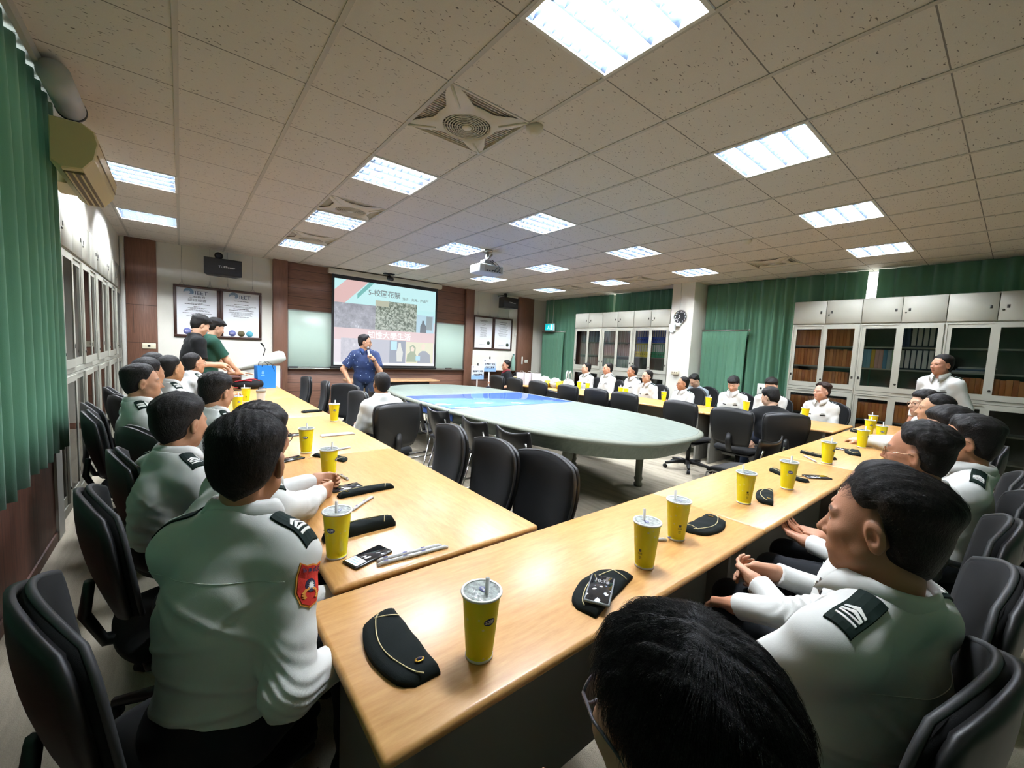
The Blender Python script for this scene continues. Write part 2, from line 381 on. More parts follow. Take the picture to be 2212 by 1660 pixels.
for y0, y1, lab, sd in ((7.86, 8.72, 'short green half-curtain under a rod by the far corner', 11), (3.20, 4.05, 'short green half-curtain under a rod beside the pillar', 12)):
    curtain('half_curtain', lab, 8.10, y0+.01, y1-.01, .25, 2.06, .018, .07, sd)
    m = MB(); m.cyl((8.11,y0-.02,2.085), (8.11,y1,2.085), .014, n=10); m.sphere((8.11,y0-.03,2.085), .022)
    tag(m.build('curtain_rod', ALU), 'curtain rod of the ' + ('far corner' if y0 > 5 else 'pillar-side') + ' half-curtain', 'rod')

def rotcurtain():
    o = curtain('curtain', 'green curtain over the back window behind the seated row', YB+.09, .0, 7.7, .04, CEIL-.02, .05, .16, 21)
    o.rotation_euler = (0,0,-PI/2); o.location = (0, 0, 0)
    for v in o.data.vertices: x, y, z = v.co; v.co = (-x, y, z)
rotcurtain()
# ceiling lights --------------------------------------------------------------
LOUV = mat('louver_metal', (120,136,160), .3, .9)
REFL = mat('reflector', (150,160,172), .35, .6)
TUBE = mat('tube_glow', (244,249,255), .4, emit=440.0)
def make_light():
    t = thing('ceiling_light', '', 'ceiling light')
    s = .285
    m = MB()   # recessed pan, open below
    for lo, hi in (((-s,-s,.09),(s,s,.095)), ((-s,-s,0),(-s+.004,s,.09)), ((s-.004,-s,0),(s,s,.09)), ((-s,-s,0),(s,-s+.004,.09)), ((-s,s-.004,0),(s,s,.09))): m.box(lo, hi)
    m.build('housing', REFL, t)
    m = MB()
    for lo, hi in (((-.298,-.298,-.006),(.298,-.278,.002)), ((-.298,.278,-.006),(.298,.298,.002)), ((-.298,-.278,-.006),(-.278,.278,.002)), ((.278,-.278,-.006),(.298,.278,.002))): m.box(lo, hi)
    m.build('frame', WHITE, t)
    for k in range(4):
        m = MB(); y = -.21+.14*k; m.cyl((-.265,y,.046), (.265,y,.046), .014, n=8); m.build('tube', TUBE, t)
    m = MB()
    for k in range(5):                                        # longitudinal V blades
        y = -.28+.14*k
        m.add([(-.277,y-.018,.030),(.277,y-.018,.030),(.277,y,.0),(-.277,y,.0),(.277,y+.018,.030),(-.277,y+.018,.030)], [(0,1,2,3),(3,2,4,5)])
    for k in range(9):
        x = -.24+.06*k
        for j in range(4):
            y = -.28+.14*j; m.add([(x,y+.004,.004),(x,y+.136,.004),(x,y+.122,.026),(x,y+.018,.026)], [(0,1,2,3)])
    m.build('louver', LOUV, t)
    return t
lp = make_light()
LLAB = {(0,0): 'largest louvred ceiling light, cut by the top edge of the photo', (3,0): 'square ceiling light next past the largest one, towards the cabinets',
 (6,0): 'louvred ceiling light third in line from the largest, before the cabinet wall', (9,0): 'bluish louvred ceiling light nearest the tall cabinets with white binders',
 (0,-4): 'glaring ceiling light directly beyond the largest ceiling fan', (3,-4): 'square ceiling light on the camera side of the projector',
 (6,-4): 'square ceiling light between projector and pillar', (9,-4): 'square ceiling light just before the clock pillar',
 (0,-7): 'ceiling light overlapping the second window-side ceiling fan', (3,-7): 'ceiling light touching the projector mount',
 (6,-7): 'ceiling light beyond the projector, towards the binder cabinets', (9,-7): 'ceiling light overlapping the fan in front of the binder cabinets',
 (0,-10): 'ceiling light overlapping the fan nearest the walnut pilaster', (3,-10): 'small bright ceiling light before the projection screen case',
 (6,-10): 'small bright ceiling light past the end of the screen case', (9,-10): 'small ceiling light above the man in the black polo shirt',
 (-3,-7): 'wide glaring ceiling light right beside the air conditioner', (-3,-10): 'ceiling light in the corner above the dark walnut panel'}
for n_, (i, q) in enumerate(LIGHTS):
    o = lp if n_ == 0 else dup(lp, (0,0,0), 0)
    o.location = (gx(i)+.3, gy(q)-.3, CEIL); o['label'] = LLAB[(i, q)]; o['group'] = 'recessed ceiling lights'
# ceiling fans ------------------------------------------------------------------
FANP = mat('fan_plastic', (214,208,192), .5); FANDK = mat('fan_mesh', (128,117,98), .7)
def make_fan():
    t = thing('ceiling_fan', '', 'ceiling fan')
    m = MB(); m.box((-.296,-.296,.02),(.296,.296,.03)); m.build('grille', FANDK, t)
    g = MB()
    for k in range(26):
        y = -.28+.0224*k; g.box((-.29, y, .008), (.29, y+.006, .014))
    g.build('slat', FANP, t)
    m = MB()   # four-point star cover: concave edges between the corners and the round hub
    n = 64; out = []
    for k in range(n):
        a = 2*PI*k/n+PI/4; c = abs(math.cos(2*(a-PI/4)))            # 1 toward corners
        d = .205+(.40-.205)*c**7; out.append((d*math.cos(a), d*math.sin(a)))
    inn = [(.165*math.cos(2*PI*k/n+PI/4), .165*math.sin(2*PI*k/n+PI/4)) for k in range(n)]
    V = [(x,y,-.001) for x,y in out]+[(x,y,-.03) for x,y in inn]+[(x*.94,y*.94,-.012) for x,y in inn]
    F = [(k,n+k,n+(k+1)%n,(k+1)%n) for k in range(n)]+[(n+k,2*n+k,2*n+(k+1)%n,n+(k+1)%n) for k in range(n)]
    m.add(V, F, 0, True)
    for sx in (-1,1):
        for sy in (-1,1):   # raised ribs in the corners
            m.cyl((.15*sx,.15*sy,-.022),(.285*sx,.285*sy,-.002),.009)
    for lo, hi in (((-.298,-.298,-.004),(.298,-.286,.03)), ((-.298,.286,-.004),(.298,.298,.03)), ((-.298,-.286,-.004),(-.286,.286,.03)), ((.286,-.286,-.004),(.298,.286,.03))): m.box(lo, hi)
    m.build('cover', FANP, t)
    m = MB()
    for k in range(8):
        rr = .03+.0165*k; m.tube([(rr*math.cos(a), rr*math.sin(a), -.022-.008*(1-rr/.16)) for a in np.linspace(0,2*PI,40,endpoint=False)], .0035, 5, closed=True)
    for k in range(16):
        a = 2*PI*k/16; m.cyl((.02*math.cos(a),.02*math.sin(a),-.026),(.158*math.cos(a+.3),.158*math.sin(a+.3),-.02),.0025,n=5)
    m.lathe([(0,-.034),(.03,-.034),(.036,-.02)], 20); m.build('fan_guard', FANP, t)
    m = MB(); m.lathe([(0,.004),(.15,.004),(.15,.02)],24); m.build('fan_well', mat('fan_dark', (70,66,58), .8), t)
    return t
fp = make_fan()
FL = ['largest square ceiling fan, next to the smoke detector', 'square ceiling fan behind the light, midway on the window side', 'square ceiling fan nearest the front wall panelling, window side', 'square ceiling fan above the pillar beside a smoke detector', 'square ceiling fan behind the light, binder-cabinet side', 'square ceiling fan closest to the far corner curtain']
for n_, (i, q) in enumerate(FANS):
    o = fp if n_ == 0 else dup(fp, (0,0,0), 0)
    o.location = (gx(i)+.3, gy(q)-.3, CEIL); o['label'] = FL[n_]; o['group'] = 'square ceiling fans'
# smoke detectors
def detector(x, y, lab):
    m = MB(); m.lathe([(0,-.05),(.03,-.048),(.038,-.03),(.055,-.024),(.058,0),(0,0)], 24)
    o = m.build('smoke_detector', FANP, loc=(x,y,CEIL)); tag(o, lab, 'smoke detector'); return o
detector(1.85, 2.17, 'smoke detector at the corner of the largest ceiling fan')
detector(5.43, 2.25, 'smoke detector on the ceiling near the pillar-side fan')
detector(4.25, 8.45, 'small smoke detector just in front of the projection screen case')

# certificates ------------------------------------------------------------------
INK = mat('ink', (70,72,80), .7); FRAMEW = mat('frame_wood', (58,34,26), .4); PAPER = mat('certificate_paper', (242,246,252), .4)
BLUEI = mat('logo_blue', (92,138,176), .6); SEAL1 = mat('seal_violet', (108,116,176), .6); SEAL2 = mat('seal_gold', (92,84,58), .6); SEAL3 = mat('seal_cyan', (96,176,196), .6); SEALD = mat('seal_green', (44,62,48), .6); WHITEINK = mat('white_ink', (235,235,235), .6)
MX = Matrix(((1,0,0,0),(0,0,1,0),(0,1,0,0),(0,0,0,1)))
def wallM(x, y, z, s=1): # text facing -Y
    return Matrix.Translation((x,y,z)) @ Matrix.Rotation(PI/2, 4, 'X')
def certificate(x0, x1, z0, z1, label, rows, kind):
    w = x1-x0; h = z1-z0; t = thing('framed_certificate', label, 'certificate', ((x0+x1)/2, YF-.002, z0)); f = .042
    m = MB()
    for lo, hi in (((-w/2,-.03,0),(w/2,0,f)), ((-w/2,-.03,h-f),(w/2,0,h)), ((-w/2,-.03,f),(-w/2+f,0,h-f)), ((w/2-f,-.03,f),(w/2,0,h-f))): m.rbox(lo, hi, .005, 1)
    m.build('frame', FRAMEW, t)
    m = MB(); m.box((-w/2+f,-.012,f),(w/2-f,0,h-f)); p = m.build('paper', PAPER, t)
    m = MB(); y = -.0135
    for zz, ww, th in rows:    # lines too small to read: short ink dashes
        x = -ww/2
        while x < ww/2-.003:
            l = min(random.uniform(.012,.05), ww/2-x); m.box((x,y,h*zz-th/2),(x+l*.86,y+.001,h*zz+th/2)); x += l
    m.build('lettering', INK, p)
    m = MB()
    if kind < 2:
        m.text('IEET', .085, wallM(.055,y,h*.865), sx=1.15); m.build('lettering', mat('logo_navy', (62,78,104), .6), p)
        m = MB()
        for k in range(4):
            rr = .028+.012*k; m.tube([(-.115+rr*math.cos(a),y,h*.872+rr*math.sin(a)) for a in np.linspace(-1.2+.3*k,2.4+.3*k,12)], .0045, 5)
        m.build('logo', BLUEI, p)
        if kind == 0:
            m = MB(); m.text('認證證書', .05, wallM(0,y,h*.72), sx=1.3); m.text('工程教育', .038, wallM(0,y,h*.785), sx=1.5); m.build('lettering', INK, p)
        for k, (sx_, mt_) in enumerate(((-.14,SEAL1),(-.005,SEAL2),(.125,SEAL3))):
            m = MB(); m.lathe([(0,0),(.055,0),(.055,.002)], 24, M=wallM(sx_,y+.001,h*.115)); s_ = m.build('seal', mt_, p)
            if k == 0: m = MB(); m.text('IEET', .036, wallM(sx_,y-.002,h*.115)); m.build('lettering', WHITEINK, p)
    else:
        for k in range(3):
            m.tube([(-.02+.03*k/2+(.02+.01*k)*math.cos(a),y,h*.93+(.02+.01*k)*math.sin(a)) for a in np.linspace(.2,2.6,8)], .004, 5)
        m.build('logo', mat('logo_teal', (96,132,140), .6), p)
        m = MB(); m.lathe([(0,0),(.048,0),(.048,.002)], 24, M=wallM(.17,y+.001,h*(.20 if kind == 2 else .17))); m.build('seal', SEALD, p)
        m = MB(); m.tube([(-.13+.012*k, y, h*.14+.012*math.sin(k*1.9)) for k in range(16)], .003, 4); m.build('signature', INK, p)
    m = MB()
    for sx in (-w*.32, w*.28):
        m.tube([(sx-.035,-.02,h),(sx,-.02,h+.055),(sx+.035,-.02,h)], .004, 6); m.cyl((sx,-.02,h+.05),(sx,-.02,h+.10),.006,n=6); m.cyl((sx,-.02,h+.10),(sx,-.02,CEIL-z0),.0015,n=4)
    m.build('hanger', METAL, t); return t
rw = [(.665,.16,.006),(.645,.34,.01),(.60,.1,.008),(.575,.26,.007),(.56,.2,.005),(.535,.3,.007),(.515,.34,.006),(.47,.4,.007),(.445,.16,.008),(.41,.3,.007)]
rw2 = [(.78,.22,.008),(.71,.22,.008),(.675,.46,.006),(.655,.3,.005),(.62,.24,.012),(.59,.38,.008),(.55,.36,.006),(.53,.4,.005),(.51,.3,.005),(.49,.34,.005),(.46,.24,.006)]
certificate(-.085, .55, 1.475, 2.345, 'framed white certificate behind the standing students, next to the dark walnut panel', rw, 0)
certificate(.552, 1.18, 1.475, 2.345, 'framed white certificate on the lectern side with three round seals visible', rw2, 1)
rw3 = [(.86,.24,.012),(.83,.16,.012),(.76,.12,.014),(.72,.1,.006)]+[(.66-.03*k,.22-.02*(k % 3),.006) for k in range(10)]
rw4 = [(.86,.26,.01),(.80,.2,.012)]+[(.75-.03*k,.34-.04*(k % 4),.006) for k in range(12)]
certificate(5.89, 6.53, 1.50, 2.37, 'dark-framed certificate above the placards, beside the walnut pilaster', rw3, 2)
certificate(6.532, 7.17, 1.50, 2.37, 'dark-framed certificate under the far-corner loudspeaker', rw4, 3)

# loudspeakers ---------------------------------------------------------------
def speaker(x, z, label, rz):
    t = thing('loudspeaker', label, 'loudspeaker', (x, YF-.36, z), rz)
    m = MB(); poly = [(-.26,-.13),(.26,-.13),(.19,.13),(-.19,.13)]; m.prism(poly, -.135, .135); m.build('cabinet', mat('speaker_box', (22,22,23), .5), t)
    m = MB(); m.rbox((-.25,-.142,-.125),(.25,-.128,.125),.01); m.build('grille', mat('speaker_cloth', (16,17,20), .7, bump=.3, bscale=700), t)
    m = MB(); m.text('TOPPower', .05, wallM(.05,-.1445,.0), sx=1.0); m.build('lettering', WHITEINK, t)
    m = MB(); m.lathe([(0,0),(.055,0),(.06,.03),(.03,.05),(0,.05)], 20, M=Matrix.Translation((-.05,.06,.20)) @ Matrix.Rotation(PI/2,4,'X')); m.cyl((-.05,.05,.20),(-.05,.34,.20),.014); m.cyl((-.05,.03,.13),(-.05,.03,.20),.012); m.build('wall_bracket', BLACK, t)
    return t
speaker(.57, 2.66, 'black loudspeaker on a round bracket above the lectern-side certificates', 0)
speaker(6.70, 2.74, 'black loudspeaker on a bracket above the far-corner certificates', R(4))

# projection screen -----------------------------------------------------------
def emis(name, c, s=1.0, speckle=None):
    m, nt, b = _new(name); b.inputs['Base Color'].default_value = (.05,.05,.05,1); b.inputs['Roughness'].default_value = .8
    b.inputs['Emission Color'].default_value = lin(c); b.inputs['Emission Strength'].default_value = s*SCR
    if speckle:
        sc_, stops = speckle
        tc = node(nt, 'ShaderNodeTexCoord'); v = node(nt, 'ShaderNodeTexNoise', Scale=sc_, Detail=5, Roughness=.75); nt.links.new(tc.outputs['Object'], v.inputs['Vector'])
        r = ramp(nt, stops); nt.links.new(v.outputs['Fac'], r.inputs[0]); nt.links.new(r.outputs[0], b.inputs['Emission Color'])
    return m
SY = 8.80; sx0, sx1, sz0, sz1 = 2.425, 4.70, 1.045, 2.795
t = thing('projection_screen', 'pull-down projection screen showing a slide of campus photos', 'projection screen', (0,0,0))
m = MB(); m.rbox((2.30,SY-.06,2.87),(4.84,SY+.06,2.975),.02); m.build('screen_case', mat('case_ivory', (206,200,184), .45), t)
m = MB(); m.box((sx0-.05,SY+.002,sz0-.03),(sx1+.05,SY+.006,2.89)); m.build('screen_border', mat('screen_black', (16,16,17), .7), t)
m = MB(); m.rbox((sx0-.07,SY-.015,sz0-.075),(sx1+.07,SY+.02,sz0-.03),.008); m.build('weight_bar', BLACK, t)
m = MB(); m.box((sx0,SY,sz0),(sx1,SY+.0015,sz1)); slide = m.build('slide', emis('slide_cyan', (186,226,228)), t, label='bright projected slide')
def uv(u, v): return (sx0+u*(sx1-sx0), sz1-v*(sz1-sz0))
lay = [0]
def sl(poly, mt_, nm='slide_shape'):
    lay[0] += 1; y = SY-.0006*lay[0]; m = MB(); m.add([(*[uv(u,v)[0]],y,uv(u,v)[1]) for u, v in poly], [tuple(range(len(poly)))]); return m.build(nm, mt_, slide)
def rect(u0,v0,u1,v1): return [(u0,v0),(u0,v1),(u1,v1),(u1,v0)]
sl(rect(0,.27,1,.97), emis('slide_lilac', (214,206,214)))
sl([(0,.13),(.105,.0),(.30,.0),(.09,.27),(0,.27)], emis('slide_pink', (212,176,174)))
sl([(.20,.15),(.31,.0),(.355,.0),(.20,.21)], emis('slide_teal', (110,176,172)))
sl(rect(.36,.27,1,.42), emis('slide_cyan_b', (180,224,226)))
ph = 'slide_photo'
sl(rect(0,.27,.37,.56), emis('photo_dark', (140,140,148), 1, (5, [(.40,(134,136,146)),(.60,(164,166,176)),(.72,(228,232,238))])), ph)
sl(rect(.37,.20,.79,.60), emis('photo_crowd', (90,100,90), 1, (22, [(.38,(66,78,66)),(.50,(120,132,118)),(.58,(200,208,198)),(.66,(86,96,84)),(.74,(214,206,140))])), ph)
sl(rect(.37,.20,.50,.27), emis('photo_hall', (176,178,158)), ph)
sl(rect(.79,.33,.985,.62), emis('photo_room', (170,200,214)), ph)
sl(rect(.90,.34,.97,.52), emis('photo_board', (132,146,152)), ph)
sl([(.83,.60),(.835,.47),(.85,.44),(.855,.40),(.875,.40),(.88,.44),(.90,.47),(.905,.62)], emis('photo_man', (88,98,108)), ph)
sl(rect(0,.56,1,.70), emis('slide_band', (212,188,190)))
sl(rect(.06,.68,.26,.965), emis('photo_lilac', (184,182,194), 1, (9, [(.35,(170,170,182)),(.6,(192,190,200)),(.75,(222,222,228))])), ph)
sl(rect(.26,.68,.515,.965), emis('photo_grey', (176,178,190)), ph)
sl(rect(.515,.68,.68,.965), emis('photo_stage', (138,146,162)), ph)
sl(rect(.53,.69,.59,.80), emis('photo_sky', (176,214,232)), ph)
sl([(.585,.83),(.60,.76),(.605,.71),(.63,.71),(.635,.76),(.655,.83),(.645,.95),(.59,.95)], emis('photo_singer', (206,208,204)), ph)
sl(rect(.685,.69,.985,.965), emis('photo_cream', (214,212,188)), ph)
sl([(.69,.95),(.70,.85),(.73,.82),(.725,.75),(.76,.72),(.79,.76),(.785,.83),(.80,.87),(.80,.95)], emis('photo_green', (150,164,140)), ph)
sl([(.81,.96),(.82,.84),(.86,.80),(.90,.80),(.95,.85),(.96,.96)], emis('photo_suit', (146,152,164)), ph)
sl([(.855,.79),(.85,.73),(.87,.70),(.895,.72),(.89,.79)], emis('photo_face', (222,208,192)), ph)
sl([(.735,.81),(.735,.76),(.755,.745),(.775,.77),(.77,.81)], emis('photo_face', (222,208,192)), ph)
sl(rect(.79,.87,.84,.93), emis('photo_cyan', (166,206,222)), ph)
sl(rect(0,.97,1,1), emis('slide_white', (240,244,246)))
def st(body, size, u, v, mt_):
    lay[0] += 1; x, z = uv(u, v); m = MB(); m.text(body, size, wallM(x, SY-.0006*lay[0]-.002, z), bold=.002); m.build('slide_lettering', mt_, slide)
st('5-校園花絮', .150, .455, .120, emis('type_grey', (116,130,132)))
st('浩子．炎亮．陶晶瑩', .072, .775, .150, emis('type_pale', (134,162,164)))
st('知性大學生活', .165, .515, .635, emis('type_white', (248,248,248)))
# web camera under the ceiling in front of the screen case
t = thing('web_camera', 'small black dome-mounted camera hanging before the projection screen', 'camera', (3.43, 8.50, CEIL))
m = MB(); m.rbox((-.11,-.06,-.025),(.11,.06,0),.01); m.build('mount_plate', DARK, t)
m = MB(); m.cyl((0,0,-.02),(0,0,-.06),.03); m.sphere((0,-.01,-.095),.05); m.build('body', BLACK, t)
m = MB(); m.cyl((0,-.03,-.10),(.02,-.12,-.13),.042,n=20); m.cyl((.02,-.12,-.13),(.0205,-.122,-.1305),.03,.03,n=20); m.build('lens_barrel', BLACK, t)
# projector --------------------------------------------------------------------
t = thing('projector', 'white ceiling projector with black cables on a metal mount', 'projector', (3.62, 5.20, CEIL), R(-3))
PJ = mat('projector_white', (214,220,220), .4)
m = MB(); m.rbox((-.21,-.15,-.36),(.21,.15,-.23),.02); m.build('body', PJ, t)
m = MB(); m.rbox((-.13,-.155,-.345),(.19,-.148,-.25),.004)
for k in range(6): m.rbox((-.10+.045*k,-.16,-.335),(-.075+.045*k,-.15,-.322),.002, mi=1)
m.build('port_panel', [mat('port_grey', (176,176,170), .5), BLACK], t)
m = MB(); m.cyl((0,0,-.03),(0,0,-.23),.025); m.lathe([(0,-.03),(.075,-.03),(.08,0),(0,0)], 24); m.rbox((-.08,-.07,-.235),(.08,.07,-.15),.012); m.cyl((-.05,-.08,-.16),(.07,-.02,-.06),.016); m.build('mount', METAL, t)
m = MB(); m.tube([(.02,-.07,-.17),(.06,-.13,-.22),(.07,-.19,-.27),(.03,-.19,-.32),(.0,-.158,-.32)],.006,6); m.tube([(.05,-.07,-.15),(.10,-.15,-.22),(.12,-.19,-.28),(.10,-.158,-.33)],.006,6); m.build('cable', BLACK, t)
m = MB(); m.cyl((.10,.15,-.29),(.10,.17,-.29),.05,n=20); m.build('lens', mat('lens_glass', (30,34,44), .1), t)
m = MB(); m.box((-.214,-.11,-.33),(-.208,.11,-.26)); m.build('side_vent', mat('vent_white', (190,214,216), .5), t)
# ================================================================ TABLES
BEECH = wood('beech_top', (188,138,78), (208,162,102), (2.2,.35,2), .36, 26, coat=.15)
BEECHX = wood('beech_top_cross', (188,138,78), (208,162,102), (.35,2.2,2), .36, 26, coat=.15)
BEECHE = mat('beech_edge', (206,152,86), .35, coat=.3)
GREYP = mat('grey_panel', (122,120,112), .55)
def table(x0, x1, y0, y1, label, along):
    """seminar table: postformed top, grey panel legs and modesty panel"""
    t = thing('seminar_table', label, 'table', ((x0+x1)/2, (y0+y1)/2, 0), 0, 'beech seminar tables joined in a U')
    a, b_ = (x1-x0)/2-.0015, (y1-y0)/2-.0015
    m = MB(); m.rbox((-a,-b_,.712), (a,b_,.74), .013, 3); m.build('tabletop', BEECHX if along == 'x' else BEECH, t)
    for s in (-1, 1):
        m = MB()
        if along == 'x': m.box((s*(a-.10)-.014,-b_+.10,0), (s*(a-.10)+.014,b_-.04,.712))
        else: m.box((-a+.10,s*(b_-.10)-.014,0), (a-.04,s*(b_-.10)+.014,.712))
        m.build('leg_panel', GREYP, t)
    m = MB()
    if along == 'x': m.box((-a+.115,-.10,.10), (a-.115,-.08,.71))
    else: m.box((-.01,-b_+.115,.10), (.01,b_-.115,.71))
    m.build('modesty_panel', GREYP, t); return t
NY0, NY1 = .66, 1.245
for k, lab in enumerate(('beech table of the near row with a lone cup and cap at its end', 'beech table of the near row in front of the largest profile face', 'third beech table of the near row, cups and caps crowded on it', 'last beech table of the near row, by the tall cabinets')):
    table(.275+1.795*k, .275+1.795*(k+1), NY0, NY1, lab, 'x')
for k, lab in enumerate(('beech table on the window side with wrapped straws and clasped hands', 'beech table on the window side holding the bundle of straws and two caps', 'beech table on the window side under the tumbler and cups', 'far beech table carrying the blue bag and backpack')):
    table(.355, 1.225, 1.27+1.60*k if k else 1.27, 1.27+1.60*(k+1), lab, 'y')
for k, lab in enumerate(('beech table on the cabinet side, joined to the near row', 'beech table on the cabinet side before the curtain and pillar', 'beech table on the cabinet side in front of the binder cabinets', 'far beech table on the cabinet side heaped with plastic bags')):
    ln_ = 1.54; t = table(-6.80, -5.90, -(1.29+ln_*(k+1)), -(1.29+ln_*k), lab, 'y'); t.location = ((6.80+5.90)/2, 1.29+ln_*(k+.5), 0); t.rotation_euler = (0,0,PI)

# ---------------------------------------------------------------- oval conference table
OAKG = wood('pale_grey_oak', (94,106,99), (118,129,120), (3,.3,1), .5, 22); PALE = mat('pale_grey_paint', (120,125,114), .5, spec=.3)
BLUEG = mat('blue_glass', (104,142,240), .04, spec=.35)
t = thing('oval_conference_table', 'large oval pale grey table with a blue glass section', 'table', (3.69, 4.68, 0))
def oval(a, b_, n=96, p=2.9):
    o = []
    for k in range(n):
        th = 2*PI*k/n; c, s = math.cos(th), math.sin(th); o.append((a*abs(c)**(2/p)*(1 if c > 0 else -1), b_*abs(s)**(2/p)*(1 if s > 0 else -1)))
    return o
OA, OB = 1.18, 2.78
def ring(m, loops, mi=0, cap=True):
    n = len(loops[0][0]); V = []; F = []
    for pl, z in loops: V += [(x,y,z) for x, y in pl]
    for k in range(len(loops)-1):
        for i in range(n): F.append((k*n+i, k*n+(i+1) % n, (k+1)*n+(i+1) % n, (k+1)*n+i))
    if cap: F.append(tuple((len(loops)-1)*n+i for i in range(n)))
    m.add(V, F, mi, True)
m = MB(); ring(m, [(oval(OA-.10,OB-.10),.700),(oval(OA-.02,OB-.02),.705),(oval(OA,OB),.722),(oval(OA-.006,OB-.006),.742),(oval(OA-.03,OB-.03),.752),(oval(OA-.05,OB-.05),.752)], cap=False); m.build('rim', PALE, t)
m = MB(); m.prism(oval(OA-.052,OB-.052), .72, .7525); m.build('tabletop', OAKG, t)
m = MB(); m.prism(oval(OA-.05,OB-.05), .7515, .7522); m.build('inlay_line', DARK, t)
m = MB(); m.rbox((-OA+.075,-.34,.7535),(OA-.12,.98,.7575),.0015,1); m.build('glass_panel', BLUEG, t, label='blue glass section')
m = MB(); ring(m, [(oval(OA-.07,OB-.07),.705),(oval(OA-.10,OB-.10),.66),(oval(OA-.13,OB-.13),.57),(oval(OA-.15,OB-.15),.56)], cap=False); m.build('apron', OAKG, t)
m = MB(); m.box((-OA+.088,-.34,.60),(-OA+.098,.98,.69)); m.build('apron_panel', BLUEG, t, label='blue apron section')
prof = [(0,0),(.045,0),(.05,.03),(.035,.05),(.05,.09),(.04,.12),(.042,.30),(.062,.42),(.05,.48),(.07,.52),(.055,.55),(.06,.60),(.06,.70)]
for x, y in ((.45,-2.0),(.42,-1.0),(-.45,-1.7),(-.5,-.2),(.5,.4),(-.5,1.7),(.5,1.7)):
    m = MB(); m.lathe(prof, 16); m.build('leg', PALE, t, loc=(x,y,0))

# ================================================================ CHAIRS
CFAB = mat('chair_fabric', (11,12,14), .9, bump=.25, bscale=900, sheen=.04, spec=.25); CSHELL = mat('chair_shell', (12,12,13), .5); CPIPE = mat('chair_piping', (46,47,49), .6)
def sq(u, v, k=.62):
    a, b_ = (u-.5)*2, (v-.5)*2; return a*math.sqrt(1-.5*k*b_*b_)/math.sqrt(1-.0), b_*math.sqrt(1-.5*k*a*a)
def back_fn(u, v):      # u across 0..1, v bottom..top
    a, b_ = sq(u, v); u = .5+a/2; v = .5+b_/2
    wv = .185+.055*math.sin(min(v*1.15, 1)*PI*.55); s = (u-.5)*2
    r = 1-max(0, (v-.80)/.20)**2*.18-max(0, (.10-v)/.10)**2*.25
    x = s*wv*r; z = .52+.46*v-.055*max(0, (v-.72)/.28)**2*abs(s)**3+.03*max(0, (.2-v)/.2)*abs(s)**2
    y = -.215-.06*v-.055*math.sin((v-.1)*PI*.9)*.6+.075*s*s*(.55+.45*v)
    return (x, y, z)
def make_office(arms):
    t = thing('office_chair', '', 'chair')
    m = MB(); rim = m.slab(back_fn, 17, 15, lambda u, v: .026*(1-.65*max(abs(u-.5)*2, abs(v-.5)*2)**6)); m.build('backrest', CFAB, t)
    m = MB(); rim = np.array(rim); m.tube(rim, .0085, 6, closed=True); m.build('piping', CPIPE, t)
    m = MB(); m.slab(lambda u, v: (lambda p: (p[0]*1.0, p[1]-.028, p[2]))(back_fn(u, v)), 13, 11, .008); m.build('back_shell', CSHELL, t)
    m = MB(); m.tube([(0,-.30,.66),(0,-.315,.55),(0,-.27,.44),(0,-.12,.405),(0,0,.40)], [.03,.035,.035,.03,.03], 8, flat=.5); m.build('back_bracket', CSHELL, t)
    def seat(u, v):
        a, b_ = sq(u, v, .5); u = .5+a/2; v = .5+b_/2
        s = (u-.5)*2; q = (v-.5)*2; rr = 1-.10*(abs(s*q))**3
        return (s*.245*rr, -.01+q*.24*rr, .432-.02*max(0,q)**4+.012*s*s)
    m = MB(); m.slab(seat, 13, 13, lambda u, v: .032*(1-.6*max(abs(u-.5)*2, abs(v-.5)*2)**6)); m.build('seat', CFAB, t)
    m = MB(); m.rbox((-.20,-.19,.378),(.20,.19,.405),.012); m.cyl((0,0,.10),(0,0,.38),.028); m.cyl((0,0,.06),(0,0,.12),.04); m.build('column', CSHELL, t)
    for k in range(5):
        a = 2*PI*k/5+.3; c, s = math.cos(a), math.sin(a)
        m = MB(); m.tube([(.02*c,.02*s,.10),(.16*c,.16*s,.095),(.30*c,.30*s,.07)], [.028,.024,.018], 6); b_ = m.build('leg', CSHELL, t)
        m = MB(); m.cyl((.30*c-.02*s,.30*s+.02*c,.027),(.30*c+.02*s,.30*s-.02*c,.027),.027,n=12); m.build('caster', DARK, b_)
    if arms:
        for s in (-1,1):
            m = MB(); m.tube([(s*.19,.02,.42),(s*.285,.02,.44),(s*.295,.0,.52),(s*.285,.01,.64)], .018, 8); m.tube([(s*.285,-.13,.655),(s*.288,0,.66),(s*.283,.14,.65)], [.026,.03,.024], 8, flat=.5); m.build('armrest', CSHELL, t)
    return t
oc = make_office(False); oca = make_office(True); oc['label'] = 'x'; oca['label'] = 'x'
def back_fn_b(u, v):     # squarer, wider backrest
    a, b_ = sq(u, v, .34); u = .5+a/2; v = .5+b_/2
    s = (u-.5)*2; wv = .205+.045*min(v*1.3, 1); r = 1-max(0,(v-.86)/.14)**2.5*.10
    return (s*wv*r, -.225-.075*v-.03*math.sin(v*PI)+.05*s*s*(.4+.6*v), .50+.45*v-.022*max(0,(v-.8)/.2)**2*abs(s)**4)
_bf = back_fn; back_fn = back_fn_b; ocb = make_office(False); ocb['label'] = 'x'; back_fn = _bf
used = set()
def chair(x, y, deg, label, group, arms=False):
    src = ocb if arms == 'b' else oca if arms else oc
    if arms not in used: used.add(arms); o = src; o.location = (x,y,0); o.rotation_euler = (0,0,R(deg))
    else: o = dup(src, (x,y,0), R(deg))
    o['label'] = label; o['group'] = group; return o
